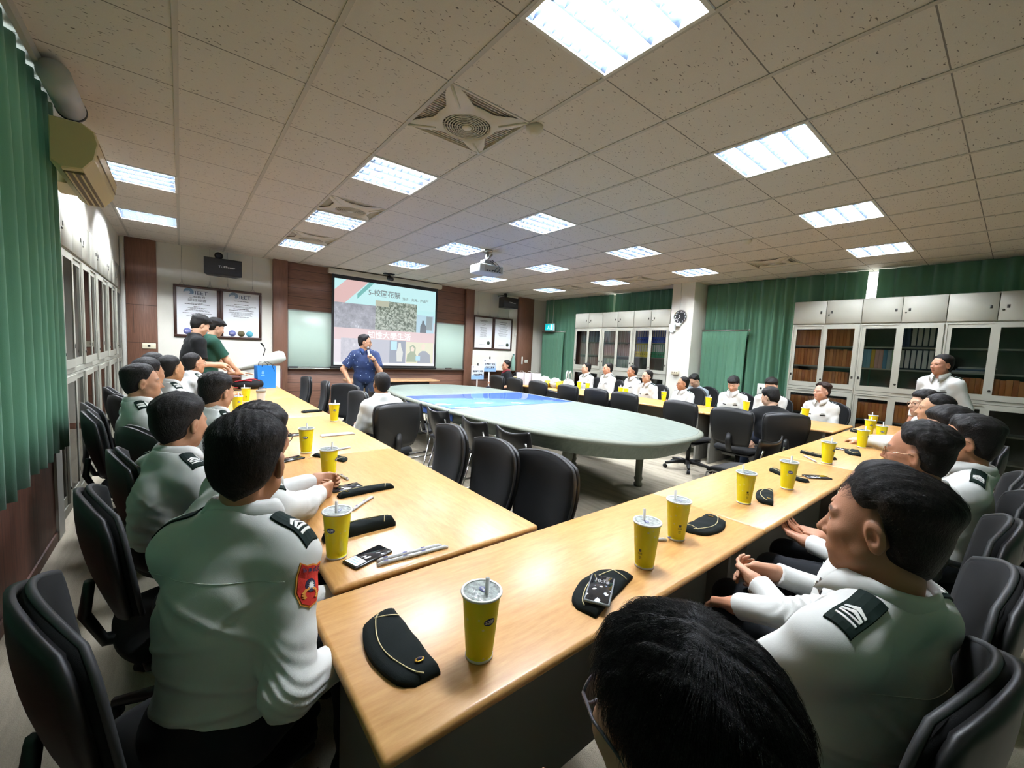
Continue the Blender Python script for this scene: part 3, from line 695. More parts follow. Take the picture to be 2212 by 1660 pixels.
# empty chairs tucked in on the inner side of the window-side tables (facing -X: +90)
gi = 'empty chairs inside the window-side tables'
INNER = [(1.26,1.60,88,'empty black chair in the inner corner where the two tables meet'),(1.20,2.00,86,'empty black chair second from the inner table corner'),(1.19,2.52,84,'empty black chair between the second inner chair and the white-shirted back'),
 (1.30,4.75,96,'empty black chair just beyond the seated white back, by the single far cap'),(1.46,5.55,118,'empty black chair turned askew, third from the blue bag'),(1.28,6.15,84,'empty black chair second from the blue bag'),(1.22,6.95,92,'empty black chair closest to the blue bag')]
for x, y, d, l in INNER: chair(x+.02, y, d, l, gi, 'b')
gr = 'empty chairs inside the cabinet-side tables'
RIN = [(5.66,7.15,-92,'empty black chair in front of the plastic bags, next to the man in polo shirt'),(5.66,6.55,-90,'second empty black chair in front of the yellow plastic bags'),(5.62,5.80,-88,'empty black chair opposite the white carrier bag with loop handles'),(5.62,5.00,-91,'empty black chair opposite the first cadet before the binders'),(5.60,4.35,-90,'empty black chair opposite the two cadets side by side'),(5.58,3.78,-90,'empty black chair opposite the bespectacled cadet'),
 (5.40,2.75,-94,'empty black swivel chair at the near end of the oval table'),(5.36,2.10,-90,'empty black swivel chair beside the person in the black hoodie')]
for x, y, d, l in RIN: chair(x, y, d, l, gr, 'b')

# ---------------------------------------------------------------- sled-base meeting chairs round the oval table
LEATH = mat('glossy_leatherette', (16,16,17), .28, bump=.35, bscale=14)
def make_sled():
    t = thing('meeting_chair', 'x', 'chair')
    def bk(u, v):
        s = (u-.5)*2; w = .20+.03*math.sin(v*PI*.8); z = .43+.39*v-.05*v*(1-abs(s))*0-.035*v**3*math.cos(s*PI*.5)
        return (s*w*(1-.12*(1-v)**3), -.19-.10*v-.02*math.sin(v*PI)-.0*s+.05*s*s, z)
    m = MB(); m.slab(bk, 13, 13, .007); m.build('backrest', LEATH, t)
    m = MB(); m.slab(lambda u, v: ((u-.5)*.44*(1-.12*v*v), -.20+.44*v, .45+.012*math.sin(v*PI)-.03*v**4), 9, 9, .016); m.build('seat', mat('black_seat', (18,18,19), .8), t)
    m = MB()
    for s in (-1,1):
        m.tube([(s*.20,-.27,.72),(s*.215,-.22,.47),(s*.22,-.10,.43),(s*.225,.16,.43),(s*.235,.21,.40),(s*.245,.23,.03),(s*.245,.20,.012),(s*.245,-.22,.012)], .009, 8)
        m.tube([(s*.22,-.10,.43),(s*.24,-.20,.03),(s*.245,-.22,.012)], .009, 8)
    m.cyl((-.245,-.20,.012),(.245,-.20,.012),.009); m.cyl((-.225,.1,.425),(.225,.1,.425),.008); m.build('sled_frame', CHROME, t)
    for s in (-1,1):
        for y in (.18,-.18):
            m = MB(); m.rbox((s*.245-.014,y-.02,.0),(s*.245+.014,y+.02,.024),.004,1); m.build('foot_cap', BLACK, t)
    return t
sl_ = make_sled(); SL = [(2.52,6.15,-90,'glossy black meeting chair at the far end of the oval table, behind the seated back'),(2.50,5.45,-90,'glossy black meeting chair just before the blue glass section'),(2.50,4.75,-88,'glossy black meeting chair midway along the blue glass section'),(2.50,4.12,-86,'glossy black meeting chair at the near edge of the blue glass'),(2.50,3.35,-90,'glossy black meeting chair second from the near end of the oval table'),(2.53,2.80,-86,'creased glossy black meeting chair closest to the office chairs'),
 (4.25,1.62,-5,'black meeting chair pushed under the rounded near end of the oval table'),(5.10,5.3,90,'meeting chair half hidden across the oval table by the blue section'),(5.12,4.2,90,'meeting chair half hidden across the oval table, only its sled seen')]
for k, (x, y, d, l) in enumerate(SL):
    o = sl_ if k == 0 else dup(sl_, (x,y,0), R(d)); o.location = (x,y,0); o.rotation_euler = (0,0,R(d)); o['label'] = l; o['group'] = 'meeting chairs at the oval table'

# ================================================================ CABINETS
CAB = mat('cabinet_steel', (166,166,154), .5); CABD = mat('cabinet_inside', (120,120,112), .6); LOCK = mat('lock_dark', (58,58,54), .4, .6)
def glass_pane():
    m, nt, b = _new('cabinet_glass'); nt.nodes.remove(b); out = nt.nodes['Material Output']
    tr = node(nt, 'ShaderNodeBsdfTransparent'); tr.inputs[0].default_value = (.93,.95,.94,1); gl = node(nt, 'ShaderNodeBsdfGlossy'); gl.inputs['Roughness'].default_value = .03
    fr = node(nt, 'ShaderNodeFresnel'); fr.inputs[0].default_value = 1.5; mx = node(nt, 'ShaderNodeMixShader')
    nt.links.new(fr.outputs[0], mx.inputs[0]); nt.links.new(tr.outputs[0], mx.inputs[1]); nt.links.new(gl.outputs[0], mx.inputs[2]); nt.links.new(mx.outputs[0], out.inputs[0]); return m
PANE = glass_pane()
CW, CD = .862, .43
def make_cabinet():
    """local: x along the wall 0..CW, front at y=0, depth to +y; three tiers"""
    t = thing('filing_cabinet', 'x', 'cabinet'); W = CW-.004
    m = MB()
    for z0, z1 in ((.0,1.115),(1.12,2.135),(2.14,2.50)):
        for lo, hi in (((0,.012,z0),(.018,CD,z1)), ((W-.018,.012,z0),(W,CD,z1)), ((.018,CD-.012,z0),(W-.018,CD,z1)), ((.018,.012,z1-.02),(W-.018,CD-.012,z1))): m.box(lo, hi)
        m.box((.018,.012,z0), (W-.018,CD-.012,z0+.07 if z0 < .5 else z0+.04))
    m.build('carcass', CAB, t)
    m = MB()
    for z0, z1 in ((.07,1.095),(1.16,2.115)): m.box((.019,CD-.016,z0), (W-.019,CD-.0125,z1))
    m.build('back_lining', CABD, t)
    for z in (.40,.74,1.49,1.80): 
        m = MB(); m.box((.02,.05,z-.01),(W-.02,CD-.018,z+.01)); m.build('shelf', CAB, t)
    for z0, z1 in ((.075,1.10),(1.165,2.12)):
        for s in (0,1):
            x0 = .008+s*(W/2-.02); x1 = x0+W/2+.004; y = .002+.018*(1-s); m = MB(); f = .052
            for lo, hi in (((x0,y,z0),(x0+f,y+.014,z1)), ((x1-f,y,z0),(x1,y+.014,z1)), ((x0+f,y,z0),(x1-f,y+.014,z0+f+.02)), ((x0+f,y,z1-f),(x1-f,y+.014,z1))): m.box(lo, hi)
            d = m.build('sliding_door', CAB, t)
            m = MB(); m.box((x0+f,y+.005,z0+f+.02),(x1-f,y+.008,z1-f)); m.build('pane', PANE, d)
            m = MB(); xx = x0+.026 if s == 0 else x1-.026; m.rbox((xx-.012,y-.003,z0+.16),(xx+.012,y+.002,z0+.20),.003,1); m.build('finger_pull', LOCK, d)
            if s == 1: m = MB(); m.cyl((x0+.026,y-.006,z0+.12),(x0+.026,y+.002,z0+.12),.013,n=12); m.build('lock', LOCK, d)
    for s in (0,1):
        x0 = .004+s*W/2; x1 = x0+W/2-.006; m = MB(); m.rbox((x0,0,2.15),(x1,.014,2.492),.003,1); d = m.build('top_door', CAB, t)
        xx = x1-.06 if s == 0 else x0+.07; m = MB(); m.rbox((xx-.012,-.004,2.30),(xx+.012,.002,2.34),.003,1); m.build('latch', LOCK, d)
        if s: m = MB(); m.cyl((xx-.035,-.005,2.28),(xx-.035,.002,2.28),.011,n=10); m.build('lock', LOCK, d)
    m = MB(); m.box((.0,.02,2.50),(W,CD,2.504)); m.build('top_plate', CAB, t)
    return t
cb = make_cabinet(); first = [True]
def cabinet(loc, rz, label, group, sc=(1,1,1)):
    if first[0]: first[0] = False; o = cb; o.location = loc; o.rotation_euler = (0,0,rz)
    else: o = dup(cb, loc, rz)
    o['label'] = label; o['group'] = group; return o
# right wall: local x -> -Y world so the front (local -y) faces -X : rz=-90
CFX = 7.75
RC = [7.14-CW*k for k in range(3)]; RC2 = [2.385-CW*k for k in range(4)]
for y, l in zip(RC, ('grey steel cabinet with pinkish and blue books, by the far corner curtain', 'grey steel cabinet between the pink-book cabinet and the one with blue binders', 'grey steel cabinet with blue, yellow and green binders beside the pillar')): cabinet((CFX,y,0), -PI/2, l, 'steel cabinets left of the pillar')
for y, l in zip(RC2, ('grey steel cabinet full of orange-brown books, beside the wide curtain', 'grey steel cabinet with pastel folders and white binders', 'grey steel cabinet with empty upper shelves behind the standing cadet', 'grey steel cabinet cut off at the photo edge')): cabinet((CFX,y,0), -PI/2, l, 'steel cabinets right of the pillar')
for k, l in enumerate(('grey steel cabinet next to the white pier on the window wall', 'second grey steel cabinet from the pier on the window wall', 'third grey steel cabinet from the pier on the window wall', 'fourth grey steel cabinet from the pier on the window wall', 'grey steel cabinet in the corner beside the dark walnut panel')):
    o = cabinet((-.72,4.37+.905*k,0), PI/2, l, 'steel cabinets along the window wall'); o.scale = (1.05,.95,1.012)

# ---------------------------------------------------------------- books and binders on the right-hand shelves
_bm = {}
def bmat(c):
    if c not in _bm: _bm[c] = mat('cover_%d_%d_%d' % c, c, .6)
    return _bm[c]
LABELP = mat('spine_label', (214,216,214), .6)
_proto = {}
def book(cab_y, off, w, h, d, z, c, kind, label, group, lean=0):
    """stand one volume on a shelf of the cabinet that starts at world Y=cab_y (local x = off)"""
    key = (kind, round(w,3), round(h,3), c)
    if key not in _proto:
        t = thing('binder' if kind == 'binder' else 'book', label, 'binder' if kind == 'binder' else 'book', (0,0,0), 0, group)
        m = MB(); m.rbox((0,0,0),(w,d,h),.003,1); m.build('cover', bmat(c), t)
        if kind == 'binder':
            m = MB(); m.box((w*.14,-.0012,h*.42),(w*.86,0.0,h*.94)); m.build('spine_label', LABELP, t)
            m = MB(); m.cyl((w/2,-.002,h*.22),(w/2,.0,h*.22),w*.2,n=12); m.build('finger_ring', LOCK, t)
        elif kind == 'report':
            m = MB(); m.box((w*.12,-.0012,h*.08),(w*.88,0,h*.95)); m.build('spine_label', LABELP, t)
        o = t; _proto[key] = t; rot = None
    else: o = dup(_proto[key], (0,0,0), 0)
    o.location = (CFX+.058, cab_y-off, z+.0105); o.rotation_euler = (0, 0, -PI/2)
    if lean: o.rotation_euler = (R(lean), 0, -PI/2) if False else (0, 0, -PI/2); 
    o['label'] = label; o['group'] = group; return o
def row(cab, x0, x1, z, cols, wr, hr, kind, label, group, d=.22):
    x = x0; rr = random.Random(int(cab*100+z*1000+x0*77)); ws = [rr.uniform(*wr) for _ in range(3)]; hs = [rr.uniform(*hr) for _ in range(2)]
    k = 0
    while True:
        w = rr.choice(ws); h = rr.choice(hs)
        if x+w > x1: break
        book(cab, x, w, h, d, z, cols[k % len(cols)] if isinstance(cols, list) else cols, kind, label, group); x += w+.0012; k += 1
XA, XB, XC, XD = .055, .415, .445, .805
PINKS = [(214,178,170),(196,156,148),(226,198,190),(186,146,140)]; BLU = [(150,172,192),(182,198,214),(120,130,142)]; GRN = [(180,202,182),(200,216,200),(164,190,170)]; ORG = [(214,136,70),(204,122,60),(222,146,80),(190,112,60)]
for ci, (z, a, b_) in enumerate(((1.80,BLU,BLU),(1.49,PINKS,PINKS),(1.16,PINKS,PINKS))):
    nm = ('top', 'middle', 'lower')[ci]
    row(RC[0], XA, XB, z, a, (.02,.034), (.25,.28), 'book', 'thin %s book, %s shelf, first door of the pink-book cabinet' % ('blue-grey' if ci == 0 else 'pink', nm), 'books %s shelf, first door, pink-book cabinet' % nm)
    row(RC[0], XC, XD, z, b_, (.02,.034), (.25,.28), 'book', 'thin %s book, %s shelf, second door of the pink-book cabinet' % ('pale blue' if ci == 0 else 'pink', nm), 'books %s shelf, second door, pink-book cabinet' % nm)
    g3 = GRN if ci == 2 else PINKS; nn = 'pale green' if ci == 2 else 'pale pink'
    row(RC[1], XA, XB, z, g3, (.02,.034), (.25,.28), 'book', 'thin %s book, %s shelf, first door of the middle binder cabinet' % (nn, nm), 'books %s shelf, first door, middle cabinet' % nm)
    row(RC[1], XC, XD, z, g3, (.02,.034), (.25,.28), 'book', 'thin %s book, %s shelf, second door of the middle binder cabinet' % (nn, nm), 'books %s shelf, second door, middle cabinet' % nm)
row(RC[2], XA+.03, XB, 1.80, (48,90,204), (.05,.052), (.28,.285), 'binder', 'blue lever-arch binder on the top shelf, half away from the pillar', 'blue binders, first door')
row(RC[2], XC, XD, 1.80, (48,90,204), (.05,.052), (.28,.285), 'binder', 'blue lever-arch binder on the top shelf next to the pillar', 'blue binders, second door')
row(RC[2], XA, XB, 1.49, (246,222,64), (.05,.052), (.28,.285), 'binder', 'yellow lever-arch binder on the middle shelf by the pillar', 'yellow binders')
row(RC[2], XC, XD-.04, 1.49, (44,154,110), (.05,.052), (.28,.285), 'binder', 'green lever-arch binder on the middle shelf next to the pillar', 'green binders')
for z, nm in ((1.80,'top'),(1.49,'middle'),(1.16,'bottom')):
    for xa, xb, dn in ((XA,XB,'curtain-side'),(XC,XD,'cadet-side')):
        row(RC2[0], xa, xb, z, ORG, (.03,.05), (.24,.27), 'book', 'orange-brown bound book, %s upper shelf, %s door of the brown-book cabinet' % (nm, dn), 'brown books, %s upper shelf, %s door' % (nm, dn))
for ci, cb_, cn in ((0,RC2[0],'brown-book'),(1,RC2[1],'white-binder')):
    for z, nm in ((.74,'upper'),(.40,'lower')):
        row(cb_, XA, XD, z, ORG, (.036,.055), (.23,.26), 'book', 'brown bound book on the %s shelf of the %s cabinet base' % (nm, cn), 'brown books, %s base shelf, %s cabinet' % (nm, cn))
row(RC2[1], XC+.005, XC+.09, 1.80, (26,34,98), (.04,.041), (.28,.281), 'book', 'navy folder at the end of the white binders, top shelf', 'navy folders')
row(RC2[1], XC+.10, XD, 1.80, (30,36,60), (.056,.058), (.28,.281), 'report', 'thick white-spined binder on the top shelf beside navy folders', 'white-spined binders, top shelf')
row(RC2[1], XC, XD, 1.49, (30,36,60), (.056,.058), (.28,.281), 'report', 'thick white-spined binder on the middle shelf beside pastel folders', 'white-spined binders, middle shelf')
PAS = [((116,168,198),'sky blue'),((116,168,198),'sky blue'),((208,176,70),'mustard'),((212,168,160),'pink'),((212,168,160),'pink'),((86,140,178),'steel blue'),((170,190,196),'pale grey'),((160,196,160),'pale green')]
x = XA
for c, nm in PAS: book(RC2[1], x, .043, .27, .22, 1.49, c, 'book', nm+' pastel folder on the middle shelf', nm+' pastel folders'); x += .0445
row(RC2[2], XA, XD, 1.16, ORG, (.04,.055), (.25,.27), 'book', 'brown bound book on the low shelf behind the standing cadet', 'brown books behind the standing cadet')
for k, c in enumerate(((200,204,204),(90,110,140),(206,206,200))):   # folders lying in a heap
    m = MB(); m.rbox((-.15,-.11,0),(.15,.11,.022),.004,1); o = m.build('folder', bmat(c), loc=(CFX+.2, RC2[2]-.25-.03*k, 1.5015+.0235*k)); o.rotation_euler = (0,0,PI/2+R(7*k)); tag(o, ('white folder lying at the bottom of the heap behind the standing cadet','blue-grey folder in the middle of the heap','white folder on top of the heap behind the standing cadet')[k], 'folder', 'folders lying in a heap')

# ================================================================ FRONT DESK, LECTERN
DESKW = wood('desk_oak', (168,128,92), (196,156,116), (.4,4,2), .4, 18); DESKP = mat('desk_panel', (214,190,150), .5)
t = thing('front_desk', 'long folding desk with pale modesty panel below the projection screen', 'desk', (3.55, 8.42, 0))
m = MB(); m.rbox((-.98,-.26,.73),(.98,.26,.765),.008); m.build('desktop', DESKW, t)
m = MB(); m.box((-.72,-.10,.08),(.72,-.085,.60)); m.build('modesty_panel', DESKP, t)
for s in (-1,1):
    m = MB(); m.rbox((s*.78-.03,-.18,0),(s*.78+.03,.18,.04),.008); m.rbox((s*.78-.025,-.04,.04),(s*.78+.025,.04,.72),.006); m.build('leg', ALU, t)
m = MB(); m.box((-.75,-.2,.62),(.75,.15,.72)); m.build('under_tray', DARK, t)

LW = mat('lectern_white', (216,222,214), .35, coat=.2); LB = wood('lectern_brown', (70,36,26), (96,54,40), (4,4,.5), .4, 14)
t = thing('lectern', 'white lectern with a rolled slanting hood and dark brown sides', 'lectern', (1.02, 8.18, 0))
m = MB(); m.rbox((-.26,-.26,.0),(.30,-.22,1.06),.01)
m.build('front_panel', LW, t)
for s in (-.285,.30):
    m = MB(); m.rbox((s,-.25,0),(s+.03,.22,1.0),.006,1); m.build('side_panel', LB, t)
m = MB(); m.box((-.255,-.2,.86),(.30,.22,.89)); m.build('worktop', LB, t)
m = MB(); pts = np.linspace([-.36,-.27,1.00],[.36,-.27,1.235],14); m.tube(pts, list(np.linspace(.035,.105,12))+[.10,.07], 16); m.build('hood', LW, t)
m = MB(); m.tube([(.05,-.1,.89),(.05,-.12,1.15),(.09,-.16,1.33),(.05,-.2,1.40)], .007, 6); m.tube([(.06,-.19,1.385),(.02,-.22,1.43)], .013, 8); m.build('microphone', BLACK, t)
t = thing('pink_box', 'small pink patterned tissue box on the lectern top', 'box', (.79, 8.22, .892)); m = MB(); m.rbox((-.11,-.055,0),(.11,.055,.08),.01); m.build('carton', mat('pink_card', (226,150,190), .6, noise=.25, nscale=40), t); m = MB(); m.rbox((-.06,-.02,.08),(.06,.02,.086),.002,1); m.build('tissue_slot', WHITE, t)
t = thing('control_console', 'dark brown control desk the standing students lean on', 'console', (.42, 7.92, 0)); m = MB(); m.rbox((-.30,-.22,0),(.30,.25,.86),.008); m.build('body', LB, t); m = MB(); m.rbox((-.31,-.23,.862),(.31,.26,.89),.006); m.build('top', LB, t)

# wall fittings --------------------------------------------------------------
t = thing('wall_switch', 'cream switch plate on the dark walnut panel', 'switch', (-.40, YF-.053, 1.30)); m = MB(); m.rbox((-.085,-.012,-.045),(.085,0,.045),.006); m.build('plate', IVORY, t); m = MB(); m.rbox((-.018,-.016,-.018),(.018,-.010,.018),.003,1); m.build('rocker', BLACK, t)
t = thing('wall_socket', 'white socket plate on the far-corner walnut panel', 'socket', (7.66, YF-.102, 1.22)); m = MB(); m.rbox((-.06,-.012,-.04),(.06,0,.04),.005); m.build('plate', WHITE, t); m = MB(); m.box((-.03,-.014,-.01),(-.02,-.011,.012)); m.box((.02,-.014,-.01),(.03,-.011,.012)); m.build('slot', BLACK, t)
m = MB(); m.rbox((-.02,-.03,-.11),(.02,0,.11),.01); tag(m.build('wall_handset', WHITE, loc=(7.50, YF-.102, 1.24)), 'slim white handset on the far-corner walnut panel', 'handset')
m = MB(); m.rbox((-.03,-.02,-.03),(.03,0,.01),.004); m.rbox((-.03,-.02,-.075),(.03,0,-.035),.004); tag(m.build('cord_clip', WHITE, loc=(7.30, YF-.002, 1.98)), 'white cord clips on the wall edge beside the walnut panel', 'clip')
t = thing('exit_sign', 'lit turquoise exit sign over the far half-curtain', 'exit sign', (8.00, 8.30, 2.20))
m = MB(); m.rbox((-.03,-.17,-.10),(.03,.17,.10),.006,1); m.build('casing', mat('sign_case', (210,220,220), .5), t)
m = MB(); m.box((-.034,-.155,-.085),(-.031,.155,.085)); m.build('panel', mat('exit_teal', (20,196,206), .4, emit=.75), t)
m = MB(); MR = Matrix.Translation((-.0355,.03,0)) @ Matrix(((0,0,-1,0),(-1,0,0,0),(0,1,0,0),(0,0,0,1)))
m.lathe([(0,0),(.014,0),(.014,.001)],10,M=MR @ Matrix.Translation((.015,.05,0))); m.add([(-.02,.03,0),(.02,.035,0),(.03,0,0),(.05,-.05,0),(.03,-.055,0),(.01,-.01,0),(-.03,-.055,0),(-.045,-.045,0),(-.01,.0,0)],[(0,8,7,6,5,1),(1,5,4,3,2)],M=MR); m.box((-.036,-.13,-.07),(-.0355,-.05,.07)); m.build('running_figure', mat('exit_white', (220,250,250), .5, emit=.9), t)
m = MB(); m.cyl((0,-.10,.10),(0,-.10,CEIL-2.2),.006); m.cyl((0,.10,.10),(0,.10,CEIL-2.2),.006); m.build('hanger', WHITE, t)
# clock on the pillar (faces -X)
def faceX(x, y, z): return Matrix.Translation((x,y,z)) @ Matrix(((0,0,-1,0),(-1,0,0,0),(0,1,0,0),(0,0,0,1)))
t = thing('wall_clock', 'round black-faced clock on the pillar', 'clock', (7.748, 4.33, 2.33)); MC = faceX(0,0,0)
m = MB(); m.lathe([(0,0),(.135,0),(.14,.012),(.132,.03),(.126,.03),(.126,.012),(0,.012)], 36, M=MC); m.build('rim', CHROME, t)
m = MB(); m.lathe([(0,.013),(.126,.013)], 36, M=MC, cap=False); m.build('dial', BLACK, t)
m = MB()
for k in range(12):
    a = PI/2-2*PI*(k+1)/12; m.text(str(k+1), .042, MC @ Matrix.Translation((.102*math.cos(a),.102*math.sin(a),.0145)), bold=.001)
m.build('numeral', WHITEINK, t)
for nm, deg, l, wd in (('hour_hand', 10.63*30, .06, .007), ('minute_hand', 38*6, .09, .005)):
    a = PI/2-R(deg); m = MB(); c, s = math.cos(a), math.sin(a); m.add([(-s*wd,c*wd,.017),(s*wd,-c*wd,.017),(l*c+s*wd*.4,l*s-c*wd*.4,.017),(l*c-s*wd*.4,l*s+c*wd*.4,.017)], [(0,1,2,3)], M=MC); m.build(nm, WHITEINK, t)
t = thing('emergency_lamp', 'clear emergency lamp with junction box below the clock', 'lamp', (7.748, 4.47, 2.06)); m = MB(); m.rbox((-.07,-.06,-.02),(0,.06,.13),.02); m.rbox((-.05,-.16,.08),(0,-.08,.15),.008); m.build('casing', mat('clear_case', (206,214,216), .2, coat=.5), t); m = MB(); m.lathe([(0,-.06),(.03,-.05),(.045,-.01)], 14, M=Matrix.Translation((-.04,0,0))); m.build('lens', mat('lamp_lens', (190,200,204), .15), t)
t = thing('wall_socket', 'cream double socket low on the pillar', 'socket', (7.748, 4.34, 1.22)); m = MB(); m.rbox((-.045,-.075,-.04),(0,.075,.04),.006); m.build('plate', IVORY, t)
m = MB()
for y in (-.045,.0,.045): m.box((-.047,y-.012,-.015),(-.045,y-.004,.015)); m.box((-.047,y+.004,-.015),(-.045,y+.012,.015))
m.build('slot', LOCK, t)
t = thing('wall_socket', 'grey socket plate at the foot of the pillar-side half-curtain', 'socket', (8.0, 2.85, 1.02)); m = MB(); m.rbox((-.01,-.06,-.11),(.02,.06,.11),.005); m.build('plate', WHITE, t); m = MB(); m.cyl((-.013,0,.03),(-.01,0,.03),.02); m.build('outlet', LOCK, t)

# air conditioner and pipe ---------------------------------------------------
AC = mat('ac_cream', (206,190,140), .45); t = thing('air_conditioner', 'yellowed cream split air conditioner above the cabinets', 'air conditioner', (-.47, 3.62, 2.46))
prof = [(-.105,.02),(-.105,.27),(.03,.27),(.085,.235),(.10,.17),(.08,.07),(.03,.0),(-.06,-.012)]
m = MB(); V = []; n = len(prof)
for y in (0,.012,.93,.942):
    k = .94 if y in (0,.942) else 1
    V += [(-.0+(x+.0)*k, y, .13+(z-.13)*k) for x, z in prof]
F = [tuple(range(n)), tuple(3*n+i for i in range(n))[::-1]]+[(k*n+i, (k+1)*n+i, (k+1)*n+(i+1) % n, k*n+(i+1) % n) for k in range(3) for i in range(n)]
m.add(V, F); m.build('casing', AC, t)
m = MB(); m.box((-.06,.06,-.016),(.03,.88,-.003)); m.build('outlet_recess', mat('ac_dark', (88,76,52), .7), t)
for k in range(3):
    m = MB(); m.rbox((-.055+.032*k,.06,-.024),(-.045+.032*k,.88,-.010),.004,1); m.build('louver', AC, t)
m = MB(); m.box((.085,.03,.175),(.101,.92,.181)); m.box((.08,.03,.105),(.094,.92,.110)); m.build('seam', mat('ac_seam', (120,106,74), .6), t)
m = MB(); m.box((-.20,.58,.04),(-.106,.92,.24)); m.build('mounting_plate', AC, t)
t = thing('vent_pipe', 'short white pipe with a dark end ring under the ceiling by the curtain', 'pipe', (-.52, 3.68, 2.90)); m = MB(); m.cyl((0,-.22,0),(0,.24,0),.07,n=28); m.build('tube', mat('pipe_white', (196,198,200), .45), t); m = MB(); m.cyl((0,.241,0),(0,.262,0),.074,n=28); m.build('end_ring', DARK, t)
# ================================================================ PEOPLE: signed-distance modelling + surface nets
f32 = np.float32
def vlen(a): return np.sqrt(np.einsum('ij,ij->i', a, a))
def smin(a, b, k):
    h = np.clip(.5+.5*(b-a)/k, 0, 1); return b+(a-b)*h-k*h*(1-h)
def smax(a, b, k): return -smin(-a, -b, k)
def cap(p, a, b, r1, r2=None):
    a = np.asarray(a, f32); b = np.asarray(b, f32); r2 = r1 if r2 is None else r2
    ab = b-a; t = np.clip((p-a)@ab/max(ab@ab, 1e-9), 0, 1); return vlen(p-a-t[:,None]*ab)-(r1+(r2-r1)*t)
def ell(p, c, r):
    q = (p-np.asarray(c, f32))/np.asarray(r, f32); k0 = vlen(q); k1 = vlen(q/np.asarray(r, f32)); return k0*(k0-1)/np.maximum(k1, 1e-6)
def sph(p, c, r): return vlen(p-np.asarray(c, f32))-r
def sstep(a, b, x): t = np.clip((x-a)/(b-a), 0, 1); return t*t*(3-2*t)
def mesh_sdf(fn, lo, hi, h, B=6, slack=1.35):
    lo = np.asarray(lo, float); nb = np.maximum(np.ceil((np.asarray(hi)-lo)/(h*B)).astype(int), 1)
    g = np.stack(np.meshgrid(*[np.arange(n) for n in nb], indexing='ij'), -1).reshape(-1, 3)
    c = (lo+(g+.5)*B*h).astype(f32); d = fn(c); act = np.abs(d) < .87*B*h*slack
    D = np.repeat(np.repeat(np.repeat(np.where(d < 0, -1, 1).reshape(nb).astype(f32), B, 0), B, 1), B, 2)
    if not act.any(): return np.zeros((0,3)), []
    o = np.stack(np.meshgrid(*[np.arange(B)]*3, indexing='ij'), -1).reshape(-1, 3)
    idx = (g[act][:,None,:]*B+o[None]).reshape(-1, 3)
    val = np.concatenate([fn((lo+q*h).astype(f32)) for q in np.array_split(idx, max(1, len(idx)//250000))])
    D[idx[:,0], idx[:,1], idx[:,2]] = val
    S = D < 0; s8 = [S[i:S.shape[0]-1+i, j:S.shape[1]-1+j, k:S.shape[2]-1+k] for i in (0,1) for j in (0,1) for k in (0,1)]
    anyv = s8[0].copy(); allv = s8[0].copy()
    for q in s8[1:]: anyv |= q; allv &= q
    mix = anyv & ~allv; cells = np.argwhere(mix)
    if not len(cells): return np.zeros((0,3)), []
    ids = np.full(mix.shape, -1, np.int32); ids[mix] = np.arange(len(cells))
    cv = np.array([[i,j,k] for i in (0,1) for j in (0,1) for k in (0,1)]); val8 = np.stack([D[cells[:,0]+a, cells[:,1]+b, cells[:,2]+c_] for a, b, c_ in cv], 1)
    acc = np.zeros((len(cells), 3)); cnt = np.zeros(len(cells))
    for e0, e1 in ((0,1),(2,3),(4,5),(6,7),(0,2),(1,3),(4,6),(5,7),(0,4),(1,5),(2,6),(3,7)):
        a, b = val8[:,e0], val8[:,e1]; m_ = (a < 0) != (b < 0); t = np.where(m_, a/np.where(m_, a-b, 1), 0)
        acc += np.where(m_[:,None], cv[e0]+t[:,None]*(cv[e1]-cv[e0]), 0); cnt += m_
    V = lo+(cells+acc/cnt[:,None])*h; F = []
    for ax in range(3):
        s0 = np.moveaxis(S, ax, 0); q = np.argwhere(s0[:-1] != s0[1:]); q = q[(q[:,1] > 0) & (q[:,2] > 0) & (q[:,1] < s0.shape[1]-1) & (q[:,2] < s0.shape[2]-1)]
        im = np.moveaxis(ids, ax, 0); i, j, k = q.T
        f = np.stack([im[i,j-1,k-1], im[i,j,k-1], im[i,j,k], im[i,j-1,k]], 1); neg = s0[i,j,k]
        if ax == 1: neg = ~neg
        f[~neg] = f[~neg][:,::-1]; F.append(f)
    return V, np.concatenate(F)
class CM:
    """several sdf chunks joined in one mesh with a colour attribute"""
    def __init__(s): s.V = []; s.F = []; s.C = []; s.n = 0
    def add(s, V, F, C):
        if not len(V): return
        s.V.append(V); s.F.append(np.asarray(F)+s.n); s.C.append(np.broadcast_to(C, (len(V), 3))); s.n += len(V)
    def build(s, name, m, parent, label=None):
        V = np.concatenate(s.V); F = np.concatenate(s.F); C = np.concatenate(s.C); me = bpy.data.meshes.new(name)
        me.vertices.add(len(V)); me.vertices.foreach_set('co', V.astype(f32).ravel()); nf = len(F); w = F.shape[1]
        me.loops.add(nf*w); me.loops.foreach_set('vertex_index', F.astype(np.int32).ravel()); me.polygons.add(nf)
        me.polygons.foreach_set('loop_start', np.arange(0, nf*w, w, dtype=np.int32)); me.polygons.foreach_set('use_smooth', np.ones(nf, bool))
        at = me.color_attributes.new('col', 'FLOAT_COLOR', 'POINT'); at.data.foreach_set('color', np.concatenate([C, np.ones((len(C),1))], 1).astype(f32).ravel())
        me.materials.append(m); me.update(); me.validate(); return link(name, me, parent, None, label)
